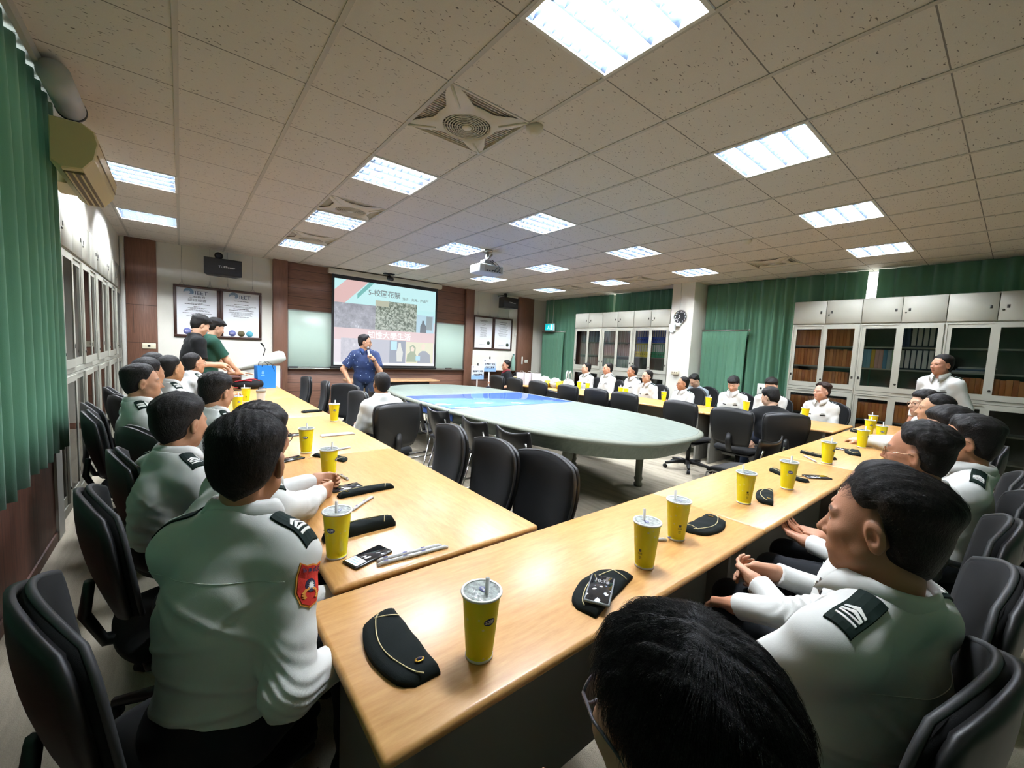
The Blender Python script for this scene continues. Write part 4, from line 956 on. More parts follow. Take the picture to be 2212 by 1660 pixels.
def attr_mat(name, rough, sss=0, bump=0, bscale=300, sheen=0, spec=.4):
    m, nt, b = _new(name); a = node(nt, 'ShaderNodeVertexColor'); a.layer_name = 'col'; nt.links.new(a.outputs[0], b.inputs['Base Color'])
    b.inputs['Roughness'].default_value = rough; b.inputs['Specular IOR Level'].default_value = spec
    if sss: b.inputs['Subsurface Weight'].default_value = sss; b.inputs['Subsurface Radius'].default_value = (.012,.005,.003); b.inputs['Subsurface Scale'].default_value = .6
    if sheen: b.inputs['Sheen Weight'].default_value = sheen
    if bump:
        tc = node(nt, 'ShaderNodeTexCoord'); n = node(nt, 'ShaderNodeTexNoise', Scale=bscale, Detail=3); nt.links.new(tc.outputs['Object'], n.inputs[0]); bp = node(nt, 'ShaderNodeBump', Strength=bump, Distance=.003); nt.links.new(n.outputs['Fac'], bp.inputs['Height']); nt.links.new(bp.outputs[0], b.inputs['Normal'])
    return m
def L3(c): return np.array(lin(c)[:3])
SKIN = attr_mat('skin', .5, 0, .12, 420)
HAIRM = None
def hair_mat():
    m, nt, b = _new('hair'); a = node(nt, 'ShaderNodeVertexColor'); a.layer_name = 'col'; nt.links.new(a.outputs[0], b.inputs['Base Color']); b.inputs['Roughness'].default_value = .55; b.inputs['Specular IOR Level'].default_value = .25
    tc = node(nt, 'ShaderNodeTexCoord'); mp = node(nt, 'ShaderNodeMapping'); mp.inputs['Scale'].default_value = (1,.35,.35); nt.links.new(tc.outputs['Object'], mp.inputs[0])
    n = node(nt, 'ShaderNodeTexNoise', Scale=260, Detail=4, Roughness=.7); nt.links.new(mp.outputs[0], n.inputs[0]); bp = node(nt, 'ShaderNodeBump', Strength=.9, Distance=.006); nt.links.new(n.outputs['Fac'], bp.inputs['Height']); nt.links.new(bp.outputs[0], b.inputs['Normal']); return m
HAIRM = hair_mat()
CLOTH = attr_mat('cloth', .8, 0, .12, 700, .03, .2)
DARKG = mat('rank_green', (6,26,21), .8, spec=.2); RANKW = mat('rank_white', (232,232,228), .6)

# ---------------------------------------------------------------- head, hand, hair (local frames)
def head_sdf(p, fine):
    ax = np.abs(p[:,0]); q = np.stack([ax, p[:,1], p[:,2]], 1)
    d = ell(p, (0,-.018,.033), (.075,.096,.083))
    d = smin(d, ell(p, (0,.020,-.028), (.0635,.066,.086)), .03)
    d = smin(d, cap(p, (0,.03,-.045), (0,.062,-.097), .050, .019), .028)
    d = smin(d, sph(q, (.046,.012,-.060), .020), .03)
    d = smin(d, sph(q, (.041,.052,-.022), .023), .022)
    d = smin(d, ell(p, (0,.060,-.064), (.028,.026,.026)), .018)
    d = smin(d, cap(q, (.014,.078,.019), (.044,.068,.018), .0085), .016)
    d = smax(d, -sph(q, (.031,.095,.001), .0135), .014)
    d = smin(d, ell(q, (.031,.0665,.000), (.0165,.0125,.0105)), .004)
    d = smin(d, cap(p, (0,.078,.008), (0,.1020,-.032), .0078, .0108), .012)
    d = smin(d, sph(q, (.0125,.0885,-.035), .0078), .007)
    d = smin(d, cap(q, (.0,.0865,-.0590), (.020,.0785,-.0615), .0052, .0030), .006)
    d = smin(d, cap(q, (.0,.0850,-.0705), (.017,.0785,-.0680), .0064, .0035), .006)
    if fine:
        d = smax(d, -cap(q, (0,.0945,-.0643), (.021,.0835,-.0640), .0022), .003)
        d = smax(d, -sph(q, (.0062,.0955,-.0415), .0032), .003)
    e = np.stack([ax-.077-.30*(-.010-p[:,1])*.6, p[:,1]+.012-.18*(p[:,2]+.008), p[:,2]+.006], 1)
    ear = ell(e, (0,0,0), (.0105,.0185,.031)); ear = smin(ear, ell(e, (-.004,.003,-.024), (.009,.011,.012)), .006)
    ear = smax(ear, -ell(e, (.0095,.003,-.001), (.0075,.010,.0165)), .004)
    return smin(d, ear, .005)
def head_col(p, skin, iris=True):
    ax = np.abs(p[:,0]); x, y, z = p.T; C = np.tile(skin, (len(p), 1)).astype(float)
    def mixc(m, c): C[:] = C*(1-m[:,None])+np.asarray(c)*m[:,None]
    fr = y > .03
    mixc(.14*np.exp(-(((ax-.045)/.022)**2+((z+.03)/.022)**2))*fr, skin*np.array([1.1,.72,.66]))
    mixc(.14*np.exp(-(((ax)/.016)**2+((z+.032)/.014)**2))*fr, skin*np.array([1.1,.78,.72]))
    ml = sstep(1.25, .75, np.sqrt((ax/.0225)**2+((z+.0648)/.0105)**2))*(y > .072); mixc(ml*.75, skin*np.array([.80,.47,.47]))
    mixc(sstep(1.3, .7, np.sqrt((ax/.022)**2+((z+.0642)/.0018)**2))*(y > .07)*.8, skin*.25)
    zb = .0225+.0035*np.cos((ax-.034)/.014*1.2); mb = sstep(1.2, .6, np.abs(z-zb)/.0036)*sstep(.0095,.014,ax)*sstep(.056,.048,ax)*(y > .045); mixc(mb*.85, (.018,.014,.012))
    u = (ax-.0315)/.0155; hh = np.maximum(1-u*u, 0); me_ = (np.abs(u) < 1)*(np.abs(z-.0002) < .0046*hh)*(y > .05); mixc(me_.astype(float), (.55,.52,.49))
    mi = sstep(.0075,.0060, np.sqrt((ax-.0315)**2+(z-.0005)**2))*me_; mixc(mi, (.012,.008,.006))
    ul = sstep(.0022,.0008, np.abs(z-.0004-.0046*hh))*(np.abs(u) < 1.02)*(y > .048); mixc(ul*.9, (.015,.011,.010))
    mixc(sstep(.013,.004,np.sqrt((ax-.083)**2+(y+.008)**2+(z+.010)**2))*.5, skin*np.array([.7,.45,.4]))
    return C
def hair_sdf(p, st):
    x, y, z = p.T; base = smin(smin(ell(p, (0,-.018,.033), (.075,.096,.083)), ell(p, (0,-.03,-.02), (.066,.07,.07)), .03), cap(p, (0,-.03,-.03), (0,-.036,-.12), .058, .050), .02)
    phi = np.abs(np.arctan2(x, y+.018)); part = st.get('part', 0)
    zh = np.interp(phi, [0,.55,.85,1.15,1.45,1.75,2.1,PI], [st['zf'], st['zf']-.002, st.get('zt',.046), st.get('zb',.002), st.get('zs',.016), st.get('zs2',-.010), -.055, -.088]).astype(f32)
    up = sstep(zh-.004, zh+st['fade'], z); el = sstep(st.get('e0',.035), st.get('e1',.095), z+.10*np.maximum(0,-y-.03)*st.get('backlift',.6))
    T = st['ts']+(st['tt']-st['ts'])*el; grow = .08+.92*sstep(zh, zh+st.get('grow',.06), z)
    w = y*st.get('fy',60)+x*st.get('fx',25); nz = np.sin(x*170+2.1*np.sin(y*55)+1.3*np.sin(z*80))*.5+np.sin(x*67-y*90+z*40+st.get('seed',0))*.5+.5*np.sin(310*x+130*y*np.sign(z+.5)+st.get('seed',0)*3)
    t = -.012+up*(T*grow+.012)+st['tex']*nz*up*el
    if part: t = t-.006*np.exp(-((x-part)/.007)**2)*(z > .06)
    fr = st.get('fringe', 0)
    if fr: t = t+fr*np.exp(-((z-.075)/.022)**2)*sstep(.03,.075,y)
    d = base-t
    # keep clear of the face below the fringe
    return smax(d, (y-.060)-(z-zh+.01)*1.2-.02*(z > .04), .006)
HST = {
 'fade': dict(zb=.030, zf=.076, ts=.0035, tt=.018, fade=.02, grow=.08, tex=.0022, e0=.030, e1=.085, zs=.026, zs2=-.02),
 'crew': dict(zb=.012, zf=.080, ts=.003, tt=.015, fade=.02, tex=.0012, zs=.020),
 'short': dict(zf=.072, ts=.007, tt=.019, fade=.018, tex=.002, zs=.014),
 'thick': dict(zf=.066, ts=.010, tt=.024, fade=.016, tex=.0035, zs=.010, zs2=-.01),
 'mop': dict(zf=.034, zt=.020, ts=.014, tt=.025, fade=.012, tex=.003, zs=.000, zs2=-.02, fringe=.010),
 'quiff': dict(zb=.035, zf=.080, ts=.004, tt=.032, fade=.03, tex=.005, e0=.045, e1=.10, zs=.028, zs2=-.015),
 'side': dict(zf=.070, ts=.008, tt=.020, fade=.014, tex=.0015, zs=.012, part=.035),
}
def hand_sdf(p, curl, spread=.05, thumb=(.70,.62,.34)):
    """right hand: x to the thumb, y along the fingers, z out of the palm"""
    q = p-np.array([0,.043,.0], f32); bx = np.abs(q)-np.array([.030,.036,.004], f32)
    d = vlen(np.maximum(bx, 0))+np.minimum(bx.max(1), 0)-.0105
    d = smin(d, cap(p, (0,-.05,0), (0,.02,0), .026, .028), .02)
    d = smin(d, cap(p, (.022,.012,.010), (.030,.05,.008), .015, .012), .012)
    c = curl if hasattr(curl, '__len__') else (curl, curl*1.05, curl*1.1, curl*1.2)
    for k, (x, L) in enumerate(((.0285,.94),(.0098,1.04),(-.0092,.97),(-.0272,.78))):
        a = np.array([x,.082-.004*(k == 3)-.002*(k == 0),0.]); ang = 0; sx = (1.5-k)*spread*.6; r = (.0090,.0082,.0074,.0066)
        for s_, (l, w) in enumerate(((.043,.75),(.026,1.05),(.021,.7))):
            ang += c[k]*w; v = np.array([sx*math.cos(ang), math.cos(ang), math.sin(ang)]); b = a+v/np.linalg.norm(v)*l*L
            d = smin(d, cap(p, a, b, r[s_]*(1 if k < 3 else .88), r[s_+1]*(1 if k < 3 else .88)), .0028 if s_ else .006); a = b
    t = np.array(thumb)/np.linalg.norm(thumb); a = np.array([.026,.014,.006]); b = a+t*.042; e = b+(t*.75+np.array([-.12,.55,.12]))/np.linalg.norm(t*.75+np.array([-.12,.55,.12]))*.032; g = e+(t*.4+np.array([-.25,.75,.12]))/np.linalg.norm(t*.4+np.array([-.25,.75,.12]))*.025
    d = smin(d, cap(p, a, b, .0135, .0105), .008); d = smin(d, cap(p, b, e, .0105, .0095), .003); return smin(d, cap(p, e, g, .0092, .0075), .003)
def basis(y, z):
    y = np.asarray(y, float); y = y/np.linalg.norm(y); z = np.asarray(z, float); z = z-y*(z@y); z = z/(np.linalg.norm(z)+1e-9); return np.stack([np.cross(y, z), y, z])  # rows
def rotz(a): c, s = math.cos(a), math.sin(a); return np.array([[c,-s,0],[s,c,0],[0,0,1.]])
def rotx(a): c, s = math.cos(a), math.sin(a); return np.array([[1,0,0],[0,c,-s],[0,s,c]])
def roty(a): c, s = math.cos(a), math.sin(a); return np.array([[c,0,s],[0,1,0],[-s,0,c]])
def ik(s, h, l1, l2, pole):
    d = h-s; L = np.linalg.norm(d); L2 = min(L, (l1+l2)*.995); u = d/L; h = s+u*L2; a = (l1*l1-l2*l2+L2*L2)/(2*L2); r = math.sqrt(max(l1*l1-a*a, 0)); pole = np.asarray(pole, float); pole = pole-u*(pole@u); pole /= np.linalg.norm(pole)+1e-9
    return s+u*a+pole*r, h
def march(fn, o, d, n=40, tol=.0006, start=0):
    o = np.asarray(o, f32).reshape(-1, 3).copy(); d = np.asarray(d, f32)
    for _ in range(n): o = o+fn(o)[:,None]*.7*d
    return o
def decal(fn, O, X, Y, d, poly_or_rect, th, mt, name, parent, nu=9, nv=5, lift=0.0, label=None):
    """plate that hugs a garment: rectangle (u0,v0,u1,v1) or polygon in plane O + u X + v Y, dropped on the surface along d"""
    X = np.asarray(X, float); Y = np.asarray(Y, float); dn = np.asarray(d, float)/np.linalg.norm(d); m = MB()
    if isinstance(poly_or_rect, tuple) and len(poly_or_rect) == 4:
        u0, v0, u1, v1 = poly_or_rect; U = np.linspace(u0, u1, nu); Vv = np.linspace(v0, v1, nv)
        P = np.array([O+u*X+v*Y for u in U for v in Vv]); S = march(fn, P, dn); top = S-dn*(th+lift); bot = S-dn*(lift-.001)
        F = []; k = nu*nv
        for i in range(nu-1):
            for j in range(nv-1): a = i*nv+j; F.append((a, a+nv, a+nv+1, a+1)); F.append((k+a, k+a+1, k+a+nv+1, k+a+nv))
        rim = [(i,0) for i in range(nu)]+[(nu-1,j) for j in range(1,nv)]+[(i,nv-1) for i in range(nu-2,-1,-1)]+[(0,j) for j in range(nv-2,0,-1)]; rid = [i*nv+j for i, j in rim]
        for a, b in zip(rid, rid[1:]+rid[:1]): F.append((b, a, k+a, k+b))
        m.add(np.concatenate([top, bot]), F, 0, False)
    else:
        P = np.array([O+u*X+v*Y for u, v in poly_or_rect]); c = P.mean(0); n = len(P); mid = np.array([c+(q-c)*.5 for q in P]); A = np.concatenate([P, mid, [c]]); S = march(fn, A, dn); top = S-dn*(th+lift); bot = S[:n]-dn*(lift-.001)
        F = [(i,(i+1) % n,n+(i+1) % n,n+i) for i in range(n)]+[(n+i,n+(i+1) % n,2*n) for i in range(n)]+[(i,2*n+1+i,2*n+1+(i+1) % n,(i+1) % n) for i in range(n)]
        m.add(np.concatenate([top, bot]), F, 0, False)
    return m.build(name, mt, parent, label=label)

PEOPLE = {}
def person(label, head, body=0, yaw=None, pitch=0, roll=0, lean=6, twist=0, stand=False, skin=(196,150,122), hair='fade', hs=None, hcol=(17,14,13), top='shirt', tcol=(214,216,214), bcol=(24,28,32),
           hands=None, curl=(.5,.5), near=1.0, boards=True, badges=False, glasses=None, build=1.0, sleeve='long', shoes=True, group=None, elbow=None, palm=None, hunch=0.0, short_collar=False, chair_lab=None, arms=False, chair_off=(0,-.03), chair_at=None, legs=None, extra=None, hscale=1.0, tall=1.0):
    hx, hy, hz = head; rb = R(body); yaw = body if yaw is None else yaw; la = R(lean)
    hc = .93 if stand else .572; nk = .505
    up0 = np.array([0, math.sin(la*.7), math.cos(la*.7)]); up = np.array([0, math.sin(la*1.15), math.cos(la*1.15)])
    ho = np.array([0, .030+hunch, .150])                                   # head centre above neck base
    scale = 1.0
    # torso length solves the wanted head height
    tl = (hz-hc-ho[2])/(up0[2]*.45+up[2]*.55); tl = min(max(tl, .36), .62)
    H = np.array([0,0,hc]); M_ = H+up0*tl*.45; N = M_+up*tl*.55; hcen = N+ho; dz = hz-hcen[2]; hcen[2] = hz; N[2] += dz*.8
    root = np.array([hx, hy, 0])-rotz(rb)@np.array([hcen[0], hcen[1], 0])
    t = thing('person', label, 'person', tuple(root), rb, group)
    def loc(v): v = np.asarray(v, float); return rotz(-rb)@(v-root)
    Rt = rotz(R(twist)); Xs = Rt@np.array([1.,0,0]); Ys = np.cross(up, Xs)*-1; Ys = np.cross(up, Xs); Ys /= np.linalg.norm(Ys)
    w = .160*build; C = N-up*.075
    S = [C+Xs*s*w+Ys*.0 for s in (1,-1)]                                   # 0 right, 1 left
    hands = hands or [(.10,.30,.66 if not stand else .80),(-.10,.30,.66 if not stand else .80)]
    hd = []; el = []; wr = []
    for k, s in ((0,1),(1,-1)):
        h = hands[k]; h = loc(h[1:]) if h[0] == 'w' else np.asarray(h, float)
        pole = np.array(elbow[k] if elbow and elbow[k] is not None else (s*.45,-.75,-.6), float); e, h = ik(S[k], h, .285*tall, .262*tall, pole); el.append(e); wr.append(h); 
    legs_ = legs or ([(.10,.40),(-.10,.40)] if not stand else [(.085,.02),(-.085,-.02)])
    kn = []; an = []
    for k, s in ((0,1),(1,-1)):
        if stand: kn.append(np.array([s*.095, .03+legs_[k][1]*.5, .50])); an.append(np.array([legs_[k][0], legs_[k][1]-.03, .09]))
        else: kn.append(np.array([legs_[k][0]+s*.02, legs_[k][1], .53])); an.append(np.array([legs_[k][0]+s*.02, legs_[k][1]+.03, .10]))
    hip = [np.array([s*.088, 0.0, hc-.005]) for s in (1,-1)]
    Rh = rotz(R(yaw)-rb)@rotx(-R(pitch))@roty(R(roll)); HS = 1.0*hscale
    def tohead(p): return ((p-hcen.astype(f32))@Rh.astype(f32))/HS
    nb0 = N-up*.03; nb1 = hcen+Rh@np.array([0,-.030,-.075])
    def neck(p): return smin(cap(p, nb0, nb1, .058*build, .050), cap(p, nb0+Ys*.012, hcen+Rh@np.array([0,.0,-.085]), .05, .042), .02)
    dist = math.hypot(hx, hy)
    shirt_k = {'shirt': .0, 'tee': .004, 'hoodie': .012, 'polo': .004}[top]
    def torso(p):
        q = p-M_.astype(f32); 
        def E(c, r, sp, xx, yy):      # ellipsoid in a (xx, yy, sp) frame
            B_ = np.stack([xx, yy, sp]).astype(f32); v = (p-np.asarray(c, f32))@B_.T; return ell(v, (0,0,0), r)
        X0 = np.array([1.,0,0]); Y0 = np.cross(up0, X0)
        d = E(H+up0*.02, (.158*build,.122*build,.13), up0, X0, Y0)
        d = smin(d, E(H+up0*tl*.42, (.145*build,.114*build,.20), up0, X0, Y0), .06)
        d = smin(d, E(N-up*.20, (.158*build,.118*build,.185), up, Xs, Ys), .06)
        d = smin(d, cap(p, S[0]-Xs*.03, S[1]+Xs*.03, .056), .05)
        d = smin(d, cap(p, N+up*.015-Ys*.012, S[0]-Xs*.02+up*.012, .056, .054), .035)
        d = smin(d, cap(p, N+up*.015-Ys*.012, S[1]+Xs*.02+up*.012, .056, .054), .035); return d
    slr = 1.0 if sleeve == 'long' else 1.12
    cuff = []
    for k in (0,1):
        if sleeve == 'long': cuff.append((wr[k]-(wr[k]-el[k])/np.linalg.norm(wr[k]-el[k])*.018, (wr[k]-el[k])/np.linalg.norm(wr[k]-el[k])))
        else: v = (el[k]-S[k])/np.linalg.norm(el[k]-S[k]); cuff.append((S[k]+v*.21, v))
    def sleeves(p):
        d = None
        for k in (0,1):
            a = cap(p, S[k], el[k], .056*build, .044)
            if sleeve == 'long':
                c, v = cuff[k]; b = cap(p, el[k], c+v*.05, .044, .034); b = np.minimum(b, np.maximum(cap(p, c-v*.055, c+v*.05, .0365, .0355), -((p-(c-v*.062).astype(f32))@v.astype(f32)))); b = np.maximum(b, (p-c.astype(f32))@v.astype(f32)); a = smin(a, b, .035)
            else:
                c, v = cuff[k]; a = np.maximum(cap(p, S[k], el[k], .066*build, .066*build), (p-c.astype(f32))@v.astype(f32))
            d = a if d is None else np.minimum(d, a)
        return d
    def folds(p):
        x, y, z = p.T; a = .0020
        f = np.sin(38*z+9*x+4*np.sin(11*y+7*x))*np.sin(13*x-17*y+3*np.sin(9*z)); g = np.sin(62*z-33*x+21*y+3*np.sin(17*x+5*z))
        out = a*f*.8+.0012*g
        if dist < 2.5:      # pulled creases across the back and waist
            for c, n_, w_, am_, ex in ((M_+up0*.06-Ys*.12+Xs*.05, up*.93+Xs*.36, .009, .0055, .13), (M_+up0*.0-Ys*.12-Xs*.07, up*.95-Xs*.22, .008, .0045, .11), (H+up0*.14-Ys*.12, up+Xs*.08, .010, .0055, .15), (H+up0*.07-Ys*.11+Xs*.03, up-Xs*.12, .008, .005, .14), (N-up*.17-Ys*.12-Xs*.10, up*.8+Xs*.6, .008, .004, .08), (N-up*.15-Ys*.12+Xs*.11, up*.8-Xs*.6, .008, .004, .08)):
                v = p-c.astype(f32); r2 = np.einsum('ij,ij->i', v, v); t_ = v@n_.astype(f32)+.25*r2; out = out+am_*(np.exp(-(t_/w_)**2)-.55*np.exp(-((t_+1.9*w_)/(w_*1.3))**2))*np.exp(-r2/ex**2)
        for k in (0,1):   # crumpled bands round the elbow and armpit
            e = np.exp(-((vlen(p-el[k].astype(f32)))/.085)**2); v = (el[k]-S[k])/np.linalg.norm(el[k]-S[k]); s_ = (p-el[k].astype(f32))@v.astype(f32); out = out+e*.0030*np.sin(150*s_+9*np.sin(30*x+20*z)); e2 = np.exp(-((vlen(p-(S[k]-up*.09).astype(f32)))/.09)**2); out = out+e2*.003*np.sin(95*(p@(up*.6+Xs*(.5 if k else -.5)).astype(f32)))
        return out
    belt = H-up0*.015 if top == 'shirt' else H-up0*.10
    def shirt(p):
        d = smin(torso(p), sleeves(p), .045)-.008-shirt_k
        nd = cap(p, N-up*.05, N+up*.12+Ys*.03, .060); d = smax(d, -nd, .01) if False else d
        d = smax(d, (p-(N+up*.046).astype(f32))@up.astype(f32)-.0+0*d, .012)
        return smax(d, -((p-belt.astype(f32))@up0.astype(f32)), .012)-folds(p)
    # extents
    allp = np.array([H, N, hcen, *S, *el, *wr]); lo = allp.min(0)-.17; hi = allp.max(0)+.17
    dist = math.hypot(hx, hy); hb = min(max(.0030*dist, .0026), .0075)/near; hs_ = min(max(.0042*dist, .0042), .012)/near
    sc = L3(tcol); cm = CM()
    V, F = mesh_sdf(shirt, lo, hi, hs_); cm.add(V, F, sc)
    nm = {'shirt':'shirt','tee':'t_shirt','hoodie':'hoodie','polo':'polo_shirt'}[top]; so = cm.build(nm, CLOTH if not extra or 'tmat' not in extra else extra['tmat'], t)
    # trousers
    def legs_sdf(p):
        d = ell(p, tuple(H+np.array([0,-.01,.01])), (.168*build,.130,.102))
        for k in (0,1): d = smin(d, smin(cap(p, hip[k], kn[k], .088*build, .064), cap(p, kn[k], an[k], .064, .052), .03), .03); 
        d = np.maximum(d, -(p[:,2]-.075)); x, y, z = p.T
        return d-.0022*np.sin(40*y+18*x+3*np.sin(20*z))*np.sin(25*x-9*y)
    pl = np.array([H, *kn, *an]); cm = CM(); V, F = mesh_sdf(legs_sdf, pl.min(0)-.2, pl.max(0)+.2, max(hs_*1.4, .008)); cm.add(V, F, L3(bcol)); cm.build('trousers', CLOTH, t)
    if shoes:
        for k in (0,1):
            a = an[k]; cm = CM(); V, F = mesh_sdf(lambda p: np.maximum(smin(cap(p, a+[0,-.05,-.045], a+[0,.14,-.055], .042, .034), cap(p, a, a+[0,0,-.05], .045), .02), -(p[:,2]-.004)), a-[.1,.15,.12], a+[.1,.25,.1], .013); cm.add(V, F, np.array([.006,.006,.007])); cm.build('shoe', CLOTH, t)
    # body
    sk = L3(skin); cm = CM()
    def hn(p): return smin(head_sdf(tohead(p), hb < .0048)*HS, neck(p), .022)
    V, F = mesh_sdf(hn, np.minimum(nb0, hcen)-[.14,.14,.09], hcen+[.15,.15,.15], hb)
    hl = ((V-hcen)@Rh)/HS; hc_ = head_col(hl, sk); st = dict(HST[hair]); st.update(hs or {})
    if st['ts'] < .006:      # shaved sides: dark stubble is the scalp's own colour
        phi = np.abs(np.arctan2(hl[:,0], hl[:,1]+.018)); zh = np.interp(phi, [0,.72,.98,1.2,1.36,1.5,1.75,2.1,PI], [.09,.072,.058,.040,.006,.004,-.045,-.078,-.102]); mk = sstep(zh, zh+.045, hl[:,2])*.86*(np.abs(hl[:,0]) < .081); hc_ = hc_*(1-mk[:,None])+L3(hcol)*mk[:,None]
    cm.add(V, F, hc_)
    def core(p): return torso(p)+.016
    V, F = mesh_sdf(core, np.array([H,N,*S]).min(0)-.2, np.array([H,N,*S]).max(0)+.15, .02); cm.add(V, F, sk)
    for k in (0,1):
        fd = (wr[k]-el[k])/np.linalg.norm(wr[k]-el[k]); hv = fd if not palm or palm[k] is None or len(palm[k]) < 2 else np.asarray(palm[k][1], float)
        pn = np.asarray(palm[k][0], float) if palm and palm[k] is not None else np.array([(-.35 if k == 0 else .35), .1, -.9])
        B_ = basis(hv, pn); sgn = 1 if k == 0 else -1
        # right hand: thumb side is x = y cross z ; mirror for left
        def fn(p, k=k, B_=B_, sgn=sgn):
            q = (p-wr[k].astype(f32))@B_.T.astype(f32); q = q*np.array([-sgn if True else 1,1,1], f32); r = vlen(q-np.array([0,.07,0], f32)); far = r > .19; d = r-.12
            if (~far).any(): d[~far] = hand_sdf(q[~far], curl[k])
            f = cap(p, S[k]+(el[k]-S[k])*.5, el[k], .046, .043) if sleeve != 'long' else None
            g = cap(p, el[k]+(wr[k]-el[k])*(0 if sleeve != 'long' else .55), wr[k], .041 if sleeve != 'long' else .032, .026); d = smin(d, g, .02); return smin(d, f, .03) if f is not None else d
        P_ = np.array([S[k] if sleeve != 'long' else el[k], el[k], wr[k], wr[k]+hv*.17]); V, F = mesh_sdf(fn, P_.min(0)-.09, P_.max(0)+.09, max(hb, .0028)); cm.add(V, F, sk*np.array([.97,.94,.93]))
    cm.build('body', SKIN, t)
    # hair
    if st['tt'] > .001:
        V, F = mesh_sdf(lambda p: hair_sdf(p, st), (-.13,-.17,-.12), (.13,.14,.18), hb*1.05); cm = CM(); cm.add(hcen+(V*HS)@Rh.T, F, L3(hcol)); cm.build('hair', HAIRM, t)
    # collar
    if top in ('shirt','polo'):
        m = MB(); n = 40; A = np.linspace(.30, 2*PI-.30, n); V = []
        for a in A:
            fr = abs(a-PI)/(PI-.30); dr = Xs*math.sin(a)+Ys*math.cos(a); k2 = 1+.06*abs(math.sin(a)); dp = max(0, fr-.55)/.45
            o = N+Ys*(.010+.0*dp)+up*(.022-.02*dp)
            for r_, z_ in ((.067,.0),(.066,.038-.012*dp),(.071,.043-.012*dp),(.080+.006*dp,.030-.02*dp),(.090+.012*dp+.012*dp**3,.002-.038*dp-.02*dp**3),(.086+.012*dp,.0-.036*dp-.018*dp**3),(.076,.022-.016*dp)): V.append(o+dr*r_*k2+up*z_)
        q = 7; F = [(i*q+j, (i+1)*q+j, (i+1)*q+(j+1) % q, i*q+(j+1) % q) for i in range(n-1) for j in range(q)]+[tuple(range(q))[::-1], tuple((n-1)*q+j for j in range(q))]
        m.add(V, F, 0, True); m.build('collar', mat('collar_%d' % len(PEOPLE), tcol if not (extra and 'ccol' in extra) else extra['ccol'], .8), t)
    if boards:
        for k, s in ((0,1),(1,-1)):
            O = N+up*.12+Xs*s*.098-Ys*.010; X = Xs*s-up*.25; X /= np.linalg.norm(X)
            b_ = decal(shirt, O, X, Ys, -up, (-.005,-.026,.098,.026), .004, DARKG, 'shoulder_board', t, 9, 5, .002)
            big = dist < 3
            for u in ((.014,.026,.050,.062) if not boards == 'officer' else (.02,.06)):
                if big and u < .04: decal(shirt, O, X, Ys, -up, [(u+.030,-.019),(u+.036,-.019),(u+.024,0),(u+.036,.019),(u+.030,.019),(u+.018,0)], .0012, RANKW, 'rank_stripe', b_, lift=.0062)
                else: decal(shirt, O, X, Ys, -up, (u+.012,-.019,u+.017+(.0 if big else .004),.019), .0012, RANKW, 'rank_stripe', b_, 2, 5, .0062)
    if badges:
        for s, z_, c_ in ((1,.15,'name_badge'),(-1,.15,'name_badge')):
            O = N-up*.17+Xs*s*.085+Ys*.3; decal(shirt, O, Xs, up, -Ys, (-.030,-.0075,.030,.0075), .003, mat('badge_black', (14,14,15), .3) if 'badge_black' not in bpy.data.materials else bpy.data.materials['badge_black'], c_, t, 5, 2, .001)
            if s < 0: decal(shirt, O+up*.022, Xs, up, -Ys, (-.02,-.006,.02,.006), .003, METAL, 'ribbon_bar', t, 5, 2, .001)
    # shirt front: placket with buttons
    if top == 'shirt':
        for z_ in (.12,.20,.28):
            O = N-up*z_+Ys*.3; b_ = march(shirt, O, -Ys)[0]; 
            if dist < 4: m = MB(); m.lathe([(0,0),(.0055,0),(.0055,.002),(0,.002)], 10, M=Matrix.Translation(Vector(b_)) @ Vector(Ys).to_track_quat('Z','Y').to_matrix().to_4x4()); m.build('button', RANKW, t)
    if glasses:
        gm = glasses; m = MB(); TR = lambda v: hcen+Rh@(np.asarray(v, float)*HS)
        for s in (1,-1):
            m.tube([TR((s*.033+.023*math.cos(a)*(1 if abs(math.cos(a)) < .8 else 1), .094+.0*math.sin(a)-.006*abs(s*.033+.023*math.cos(a))/.06, -.004+.0185*math.sin(a))) for a in np.linspace(0, 2*PI, 22, endpoint=False)], .0016 if gm != 'thick' else .0024, 5, closed=True)
            m.tube([TR((s*.057,.088,.002)), TR((s*.074,.05,.004)), TR((s*.083,-.005,.010)), TR((s*.083,-.03,-.006))], .0015 if gm != 'thick' else .0022, 5)
        m.tube([TR((-.010,.093,.002)), TR((0,.097,.004)), TR((.010,.093,.002))], .0015, 5)
        m.build('glasses', {'dark': BLACK, 'metal': mat('gold_wire', (196,160,130), .25, 1) if 'gold_wire' not in bpy.data.materials else bpy.data.materials['gold_wire'], 'thick': mat('grey_plastic', (80,78,88), .3) if 'grey_plastic' not in bpy.data.materials else bpy.data.materials['grey_plastic']}[gm], t)
        if dist < 3:
            g = MB()
            for s in (1,-1): g.add([TR((s*.033+.022*math.cos(a), .0935-.006*abs(s*.033+.022*math.cos(a))/.06, -.004+.0175*math.sin(a))) for a in np.linspace(0, 2*PI, 22, endpoint=False)], [tuple(range(22))])
            g.build('lens', PANE, t)
    PEOPLE[label] = dict(t=t, S=S, el=el, wr=wr, N=N, H=H, up=up, Xs=Xs, Ys=Ys, shirt=shirt, hcen=hcen, Rh=Rh, root=root, rb=rb, st=st, HS=HS)
    if chair_lab:
        c = np.array([chair_off[0], chair_off[1], 0.]); c = rotz(rb)@c+root; cr = body
        if chair_at: c = chair_at; cr = chair_at[2]
        chair(c[0], c[1], cr, chair_lab[0], chair_lab[1], arms)
    return t
